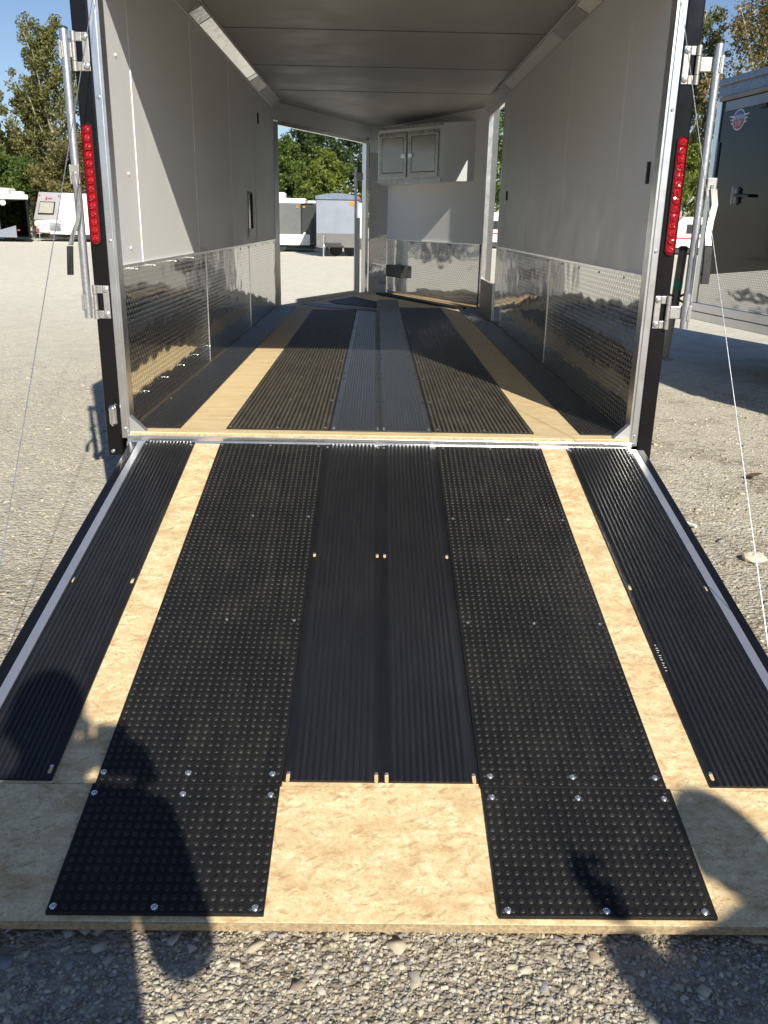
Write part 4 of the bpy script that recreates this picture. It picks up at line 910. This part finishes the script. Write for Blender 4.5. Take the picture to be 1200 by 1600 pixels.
tree(-22.8, 53, 6.6, 4.0, 29, OLIVE, 'bushy_tree', 'olive tree just past the left edge behind the open trailer', None, 16, .8, 6000, .14)
for k, (x, yy, h, sp, c, lab) in enumerate((
    (-6.3, 43, 4.6, 2.6, GREEN, 'light green tree at the left of the nose doorway above the roof vent'),
    (-4.5, 41, 5.0, 2.0, GREEN, 'green leafy tree in the middle of the nose doorway behind the grey trailer'),
    (-3.2, 44, 6.6, 2.4, DARK, 'tall dark green tree behind the gap between the two far trailers'),
    (-2.3, 38.5, 4.3, 1.9, LIME, 'bright green tree just over the rounded blue roof'),
    (-.7, 41, 6.8, 2.6, DARK, 'dark tree at the right of the nose doorway beside the upright bar'),
    (-5.6, 46, 5.6, 2.2, DARK, 'dark green tree between the two lighter ones left in the nose doorway'))):
    tree(x, yy, h, sp, 30+k, c, 'leafy_tree', lab, None, 20, .9, 13000, .085)
for k, (x, yy, h, sp, c, lab) in enumerate((
    (19.8, 46, 14.5, 3.6, GOLD, 'tall golden brown tree behind the black trailer at the right edge'),
    (17.4, 50, 13.6, 2.6, OLIVE, 'tall sparse olive tree rising left of the black trailer roof'),
    (23.0, 48, 14.0, 4.4, GOLD, 'golden brown tree past the right edge behind the black trailer'),
    (17.0, 47, 6.0, 3.0, LIME, 'yellow green bushy tree between right tail light and lock bar'),
    (14.6, 52, 5.8, 3.6, GREEN, 'green tree hidden mostly by the right rear post'))):
    tree(x, yy, h, sp, 50+k, c, 'poplar_tree' if h > 10 else 'bushy_tree', lab, None, 22, 2.0 if h > 10 else .7, 14000 if h > 10 else 12000, FL, 'pale_bark')
for k, (x, yy, h, sp, c, lab) in enumerate((
    (6.0, 55, 9.5, 4.2, GREEN, 'green tree filling the narrow side doorway behind a white camper'),
    (9.6, 56, 9.0, 4.2, DARK, 'dark green tree beyond the side doorway'),
    (2.6, 58, 8.0, 4.2, DARK, 'dark tree straight ahead beyond the trailer nose'))):
    tree(x, yy, h, sp, 70+k, c, 'leafy_tree', lab, None, 18, .8, 8000, .14)
for k, (x, yy, h, c, lab) in enumerate((
    (-27, 66, 6.3, DARK, 'dark hedgerow tree farthest to the left across the yard'), (-13, 65, 5.6, GREEN, 'green hedgerow tree low behind the white camper'),
    (-6.5, 67, 6.0, DARK, 'distant dark tree glimpsed low through the nose doorway'), (12, 66, 7.0, OLIVE, 'distant olive tree low behind the right rear post'),
    (27, 64, 7.5, GREEN, 'distant green tree behind the black trailer on the right'),
    (-11.5, 56, 13.0, DARK, 'tall dark tree hidden by the left wall of the open trailer'), (-14.2, 58, 12.5, DARK, 'tall dark tree beside the olive poplars, hidden by the left rear post'),  # both unseen, added to darken what the black trailer reflects
    (-33, 34, 8.0, DARK, 'dark tree at the left side of the gravel yard, nearer the far trailers'), (-34, 26, 7.0, GREEN, 'green tree at the left side of the gravel yard'), (-33, 18, 8.0, DARK, 'tall dark tree at the left side of the yard level with the trailer nose'), (-35, 10, 7.0, OLIVE, 'olive tree at the left side of the yard level with the trailer'), (-34, 2, 7.5, DARK, 'dark tree at the left side of the yard level with the ramp'),
    (-24, -40, 8.0, DARK, 'dark tree behind the photographer to the left'), (-14, -43, 9.0, GREEN, 'green tree behind the photographer'), (-4, -44, 8.0, DARK, 'dark tree straight behind the photographer'), (6, -43, 9.0, DARK, 'tall dark tree behind the bystander'), (16, -44, 8.0, GREEN, 'green tree behind the two people to the right'), (26, -38, 8.0, DARK, 'dark tree far behind to the right'))):
    tree(x, yy, h, 4.6, 90+k, c, 'hedgerow_tree', lab, None, 16, .6, 3500, .28)

# ------------------------------------------------------------------ loose stones
def stones(name, n, x0, x1, y0, y1, smin, smax, seed, flat=.55, keep=None, sink=.30):
    rg = np.random.default_rng(seed)
    I = np.array([(-1, -1, -1), (1, -1, -1), (1, 1, -1), (-1, 1, -1), (-1, -1, 1), (1, -1, 1), (1, 1, 1), (-1, 1, 1)], float)*.72
    F = np.array([(0, 2, 1), (0, 3, 2), (4, 5, 6), (4, 6, 7), (0, 1, 5), (0, 5, 4), (1, 2, 6), (1, 6, 5), (2, 3, 7), (2, 7, 6), (3, 0, 4), (3, 4, 7)])
    X = rg.uniform(x0, x1, n); Y = rg.uniform(y0, y1, n)
    if keep is not None: k = keep(X, Y); X, Y = X[k], Y[k]
    n = len(X); S = smin+(smax-smin)*rg.random(n)**3.2
    ax = np.stack([S*rg.uniform(.8, 1.35, n), S*rg.uniform(.6, 1.0, n), S*rg.uniform(flat*.6, flat+.15, n)], 1)
    V = I[None]*rg.uniform(.45, 1.25, (n, 8, 3)); V[:, 4:, :2] *= rg.uniform(.45, .95, (n, 1, 1)); V = V*ax[:, None]*.62
    a = rg.uniform(0, 6.28, n); tx = rg.normal(0, .20, n)
    c, s_ = np.cos(tx)[:, None], np.sin(tx)[:, None]; y_ = V[:, :, 1]*c-V[:, :, 2]*s_; z_ = V[:, :, 1]*s_+V[:, :, 2]*c
    c, s_ = np.cos(a)[:, None], np.sin(a)[:, None]; xx = V[:, :, 0]*c-y_*s_; yy = V[:, :, 0]*s_+y_*c
    P = np.stack([xx+X[:, None], yy+Y[:, None], z_+GZ+ax[:, 2:3]*(.5-sink)], 2)
    me = bpy.data.meshes.new(name); me.vertices.add(n*8); me.vertices.foreach_set('co', P.ravel())
    fl = (F.ravel()[None]+(np.arange(n)*8)[:, None]).ravel().astype(np.int32)
    me.loops.add(len(fl)); me.loops.foreach_set('vertex_index', fl); me.polygons.add(n*12); me.polygons.foreach_set('loop_start', np.arange(n*12, dtype=np.int32)*3); me.update(calc_edges=True)
    base = np.array([(.50, .45, .34), (.42, .37, .275), (.58, .53, .42), (.33, .325, .315), (.25, .25, .26), (.33, .26, .18), (.47, .43, .34)])
    k = rg.choice(7, n, p=[.24, .20, .15, .12, .06, .09, .14]); col = base[k]*rg.uniform(.78, 1.12, (n, 1))
    at = me.color_attributes.new('tint', 'FLOAT_COLOR', 'POINT'); at.data.foreach_set('color', np.repeat(np.c_[col, np.ones(n)], 8, 0).ravel().astype(np.float32))
    me.materials.append(MAT['stone']); o = bpy.data.objects.new(name, me); COL.objects.link(o); o['kind'] = 'stuff'; return o
nr = np.random.default_rng(99); ph = nr.uniform(0, 6.28, (6,)); kx = nr.uniform(-16, 16, (6, 2))
def patchy(X, Y): 
    f = sum(np.sin(kx[i, 0]*X+kx[i, 1]*Y+ph[i]) for i in range(6)); return f > -.5-1.6*nr.random(len(X))
stones('gravel', 46000, -1.35, 1.35, -2.75, -1.98, .003, .016, 1, .40, keep=patchy, sink=.36)
stones('gravel', 900, -1.3, 1.3, -2.7, -2.0, .013, .040, 2, .14, sink=.22)
stones('gravel', 16000, -4.2, -1.06, -2.2, 3.4, .005, .022, 3, .35, sink=.36)
stones('gravel', 14000, 1.10, 4.4, -2.2, 3.6, .005, .024, 4, .35, sink=.36)
stones('gravel', 2600, -4.4, -1.06, -2.2, 4.5, .014, .036, 13, .25, sink=.25)
stones('gravel', 1900, 1.10, 4.6, -2.2, 4.0, .014, .040, 14, .25, sink=.25)
def big_stone(x, y, s, seed, label, mat='limestone', flat=.6):
    rg = np.random.default_rng(seed); b = MB(); n1, n2 = 7, 10; vs = []
    for i in range(n1+1):
        for k in range(n2):
            th, p_ = math.pi*i/n1, 2*math.pi*k/n2; r = s*(1+rg.uniform(-.16, .16)) if 0 < i < n1 else s
            vs.append((r*1.25*math.sin(th)*math.cos(p_), r*.85*math.sin(th)*math.sin(p_), r*flat*math.cos(th)))
    b.add(vs, [(i*n2+k, (i+1)*n2+k, (i+1)*n2+(k+1) % n2, i*n2+(k+1) % n2) for i in range(n1) for k in range(n2)])
    o = b.build('rock', mat); o.location = (x, y, GZ+s*flat*.55); o.rotation_euler = (0, 0, rg.uniform(0, 6)); return tag(o, label, 'rock')
big_stone(1.575, -.085, .040, 4, 'pale limestone rock on the gravel beside the right lift cable')
big_stone(1.60, -.45, .022, 5, 'small grey stone on the gravel below the pale rock at the right edge', 'limestone')
b = MB(); b.tube([(1.405, .40, GZ+.016), (1.465, .30, GZ+.014)], .008, 8); tag(b.build('plastic_tube', 'white_trim', None, True), 'thin white plastic tube lying on the gravel right of the ramp', 'tube')
b = MB(); b.add([(0, 0, 0), (.05, .02, .012), (.11, .0, .02), (.06, -.03, .008), (.10, -.045, .016), (.02, -.03, .004)], [(0, 3, 2, 1), (0, 5, 4, 3)]); o = b.build('dead_leaf', 'leaf_litter'); o.location = (2.03, 1.14, GZ+.022); tag(o, 'brown dead leaf on the gravel near the right edge', 'leaf')

# ------------------------------------------------------------------ the two people whose shadows fall on the ramp
def person(label, J, E, parts, hatz=None):
    t = thing('person', label, 'person', (0, 0, 0))
    me = bpy.data.meshes.new('body'); names = list(J)
    me.from_pydata([J[n][0] for n in names], [(names.index(a), names.index(c)) for a, c in E], [])
    o = bpy.data.objects.new('body', me); COL.objects.link(o); o.parent = t
    md = o.modifiers.new('skin', 'SKIN')
    sv = me.skin_vertices[0] if me.skin_vertices else None
    if sv is None:
        bpy.context.view_layer.objects.active = o
        me.skin_vertices or None
    for i, n in enumerate(names):
        r = J[n][1]; r = r if isinstance(r, tuple) else (r, r)
        me.skin_vertices[0].data[i].radius = r
    me.skin_vertices[0].data[0].use_root = True
    s2 = o.modifiers.new('sub', 'SUBSURF'); s2.levels = 1; s2.render_levels = 2
    me.materials.append(MAT[parts])
    return t, o
def standing(x, y, hz, ra, la, extra=None):
    """joints for a standing person facing +y; ra and la list shoulder-to-hand points"""
    J = {'pelvis': ((x, y, .45), (.165, .12)), 'waist': ((x, y, .60), (.165, .12)), 'chest': ((x, y+.01, .80), (.17, .12)), 'neckbase': ((x, y, .96), (.075, .075)), 'neck': ((x, y+.01, 1.03), .055), 'head': ((x, y+.03, 1.13), (.078, .09)), 'crown': ((x, y+.02, hz-.05), (.06, .07)),
         'hipr': ((x+.09, y, .40), .095), 'kneer': ((x+.11, y+.02, -.03), .065), 'ankler': ((x+.12, y-.01, -.42), .045), 'toer': ((x+.13, y+.15, -.465), (.04, .03)),
         'hipl': ((x-.09, y, .40), .095), 'kneel': ((x-.11, y+.02, -.03), .065), 'anklel': ((x-.12, y-.01, -.42), .045), 'toel': ((x-.13, y+.15, -.465), (.04, .03))}
    E = [('pelvis', 'waist'), ('waist', 'chest'), ('chest', 'neckbase'), ('neckbase', 'neck'), ('neck', 'head'), ('head', 'crown'), ('pelvis', 'hipr'), ('hipr', 'kneer'), ('kneer', 'ankler'), ('ankler', 'toer'), ('pelvis', 'hipl'), ('hipl', 'kneel'), ('kneel', 'anklel'), ('anklel', 'toel')]
    for tagn, pts in (('r', ra), ('l', la)):
        prev = 'chest'
        for i, (p, r) in enumerate(pts): J[f'arm{tagn}{i}'] = (p, r); E.append((prev, f'arm{tagn}{i}')); prev = f'arm{tagn}{i}'
    return J, E
J, E = standing(-.06, -3.80, 1.27,
    [((.13, -3.78, .90), .07), ((.150, -3.64, .50), .066), ((.070, -3.50, .765), .040)],
    [((-.25, -3.78, .90), .07), ((-.335, -3.66, .58), .056), ((-.13, -3.50, .77), .036)])
P1, body1 = person('photographer at the foot of the ramp, both hands raised holding a phone', J, E, 'shirt')
J, E = standing(1.50, -4.17, 1.19,
    [((1.70, -4.17, .86), .07), ((1.76, -4.16, .52), .05), ((1.77, -4.10, .26), .034)],
    [((1.30, -4.15, .86), .07), ((1.150, -4.08, .62), .07), ((1.140, -4.05, .86), .060)])
P2, body2 = person('bystander behind the photographer to the right with one forearm raised', J, E, 'jeans')
def hand(par, wrist, direc, palm_n, side, curl=.5, point=False):
    """palm and five fingers as tapered tubes"""
    wv = Vector(wrist); d = Vector(direc).normalized(); n = Vector(palm_n); n = (n-d*n.dot(d)).normalized(); s = d.cross(n)*side
    b = MB(); b.hexa([wv-s*.035-n*.012, wv+s*.035-n*.012, wv+s*.035+n*.012, wv-s*.035+n*.012, wv+d*.085-s*.042-n*.011, wv+d*.085+s*.042-n*.011, wv+d*.085+s*.042+n*.011, wv+d*.085-s*.042+n*.011])
    for k, ln in enumerate((.068, .078, .072, .056)):
        r0 = wv+d*.08+s*(-.032+.0215*k); c = 0.05 if (point and k == 0) else curl
        p1 = r0+d*ln*.45*math.cos(c*.6)+n*ln*.45*math.sin(c*.6); p2 = p1+d*ln*.35*math.cos(c*1.6)+n*ln*.35*math.sin(c*1.6); p3 = p2+d*ln*.25*math.cos(c*2.4)+n*ln*.25*math.sin(c*2.4)
        b.tube([r0, p1, p2, p3], [.0095, .009, .0082, .0065], 8)
    r0 = wv+d*.025-s*.032; b.tube([r0, r0+d*.03-s*.03, r0+d*.06-s*.036+n*.012], [.012, .011, .008], 8)
    return b.build('hand', 'skin', par, True, bevel=.004)
hand(P1, (.062, -3.485, .775), (-.35, .25, .9), (-.6, -.6, .2), 1, .7); hand(P1, (-.117, -3.485, .778), (.35, .25, .9), (.6, -.6, .2), -1, .7)
hand(P2, (1.125, -4.045, .875), (-.22, .05, 1), (.6, .6, 0), 1, 1.3, True)
def head_bits(par, x, y, zc):
    b = MB(); vs = []
    n1, n2 = 8, 16
    for i in range(n1+1):
        th = math.pi*.62*i/n1
        for k in range(n2):
            p_ = 2*math.pi*k/n2; vs.append((x+.090*math.sin(th)*math.cos(p_), y+.105*math.sin(th)*math.sin(p_), zc+.125*math.cos(th)))
    b.add(vs, [(i*n2+k, (i+1)*n2+k, (i+1)*n2+(k+1) % n2, i*n2+(k+1) % n2) for i in range(n1) for k in range(n2)]); b.build('hair', 'hair', par, True)
    b = MB(); b.tube([(x, y+.105, zc-.015), (x, y+.135, zc-.05), (x, y+.11, zc-.06)], [.010, .015, .012], 8)
    for s in (-1, 1): b.lathe((x+s*.088, y, zc-.04), (s, 0, .1), [(.028, 0), (.026, .012), (.010, .016)], 10)
    b.build('face_features', 'skin', par, True)
    b = MB()
    for s in (-1, 1): b.lathe((x+s*.032, y+.100, zc-.012), (0, 1, 0), [(.012, 0), (.008, .006)], 8)
    b.tube([(x-.022, y+.104, zc-.085), (x+.022, y+.104, zc-.085)], .005, 6); b.build('eyes_and_mouth', 'hair', par, True)
head_bits(P1, -.06, -3.78, 1.16); head_bits(P2, 1.50, -4.15, 1.09)
b = MB(); b.box((-.068, -3.4295, .752), (.010, -3.4215, .892)); tag(b.build('phone', 'phone_case', None, bevel=.004), 'slim black phone held upright in both hands of the photographer', 'phone')
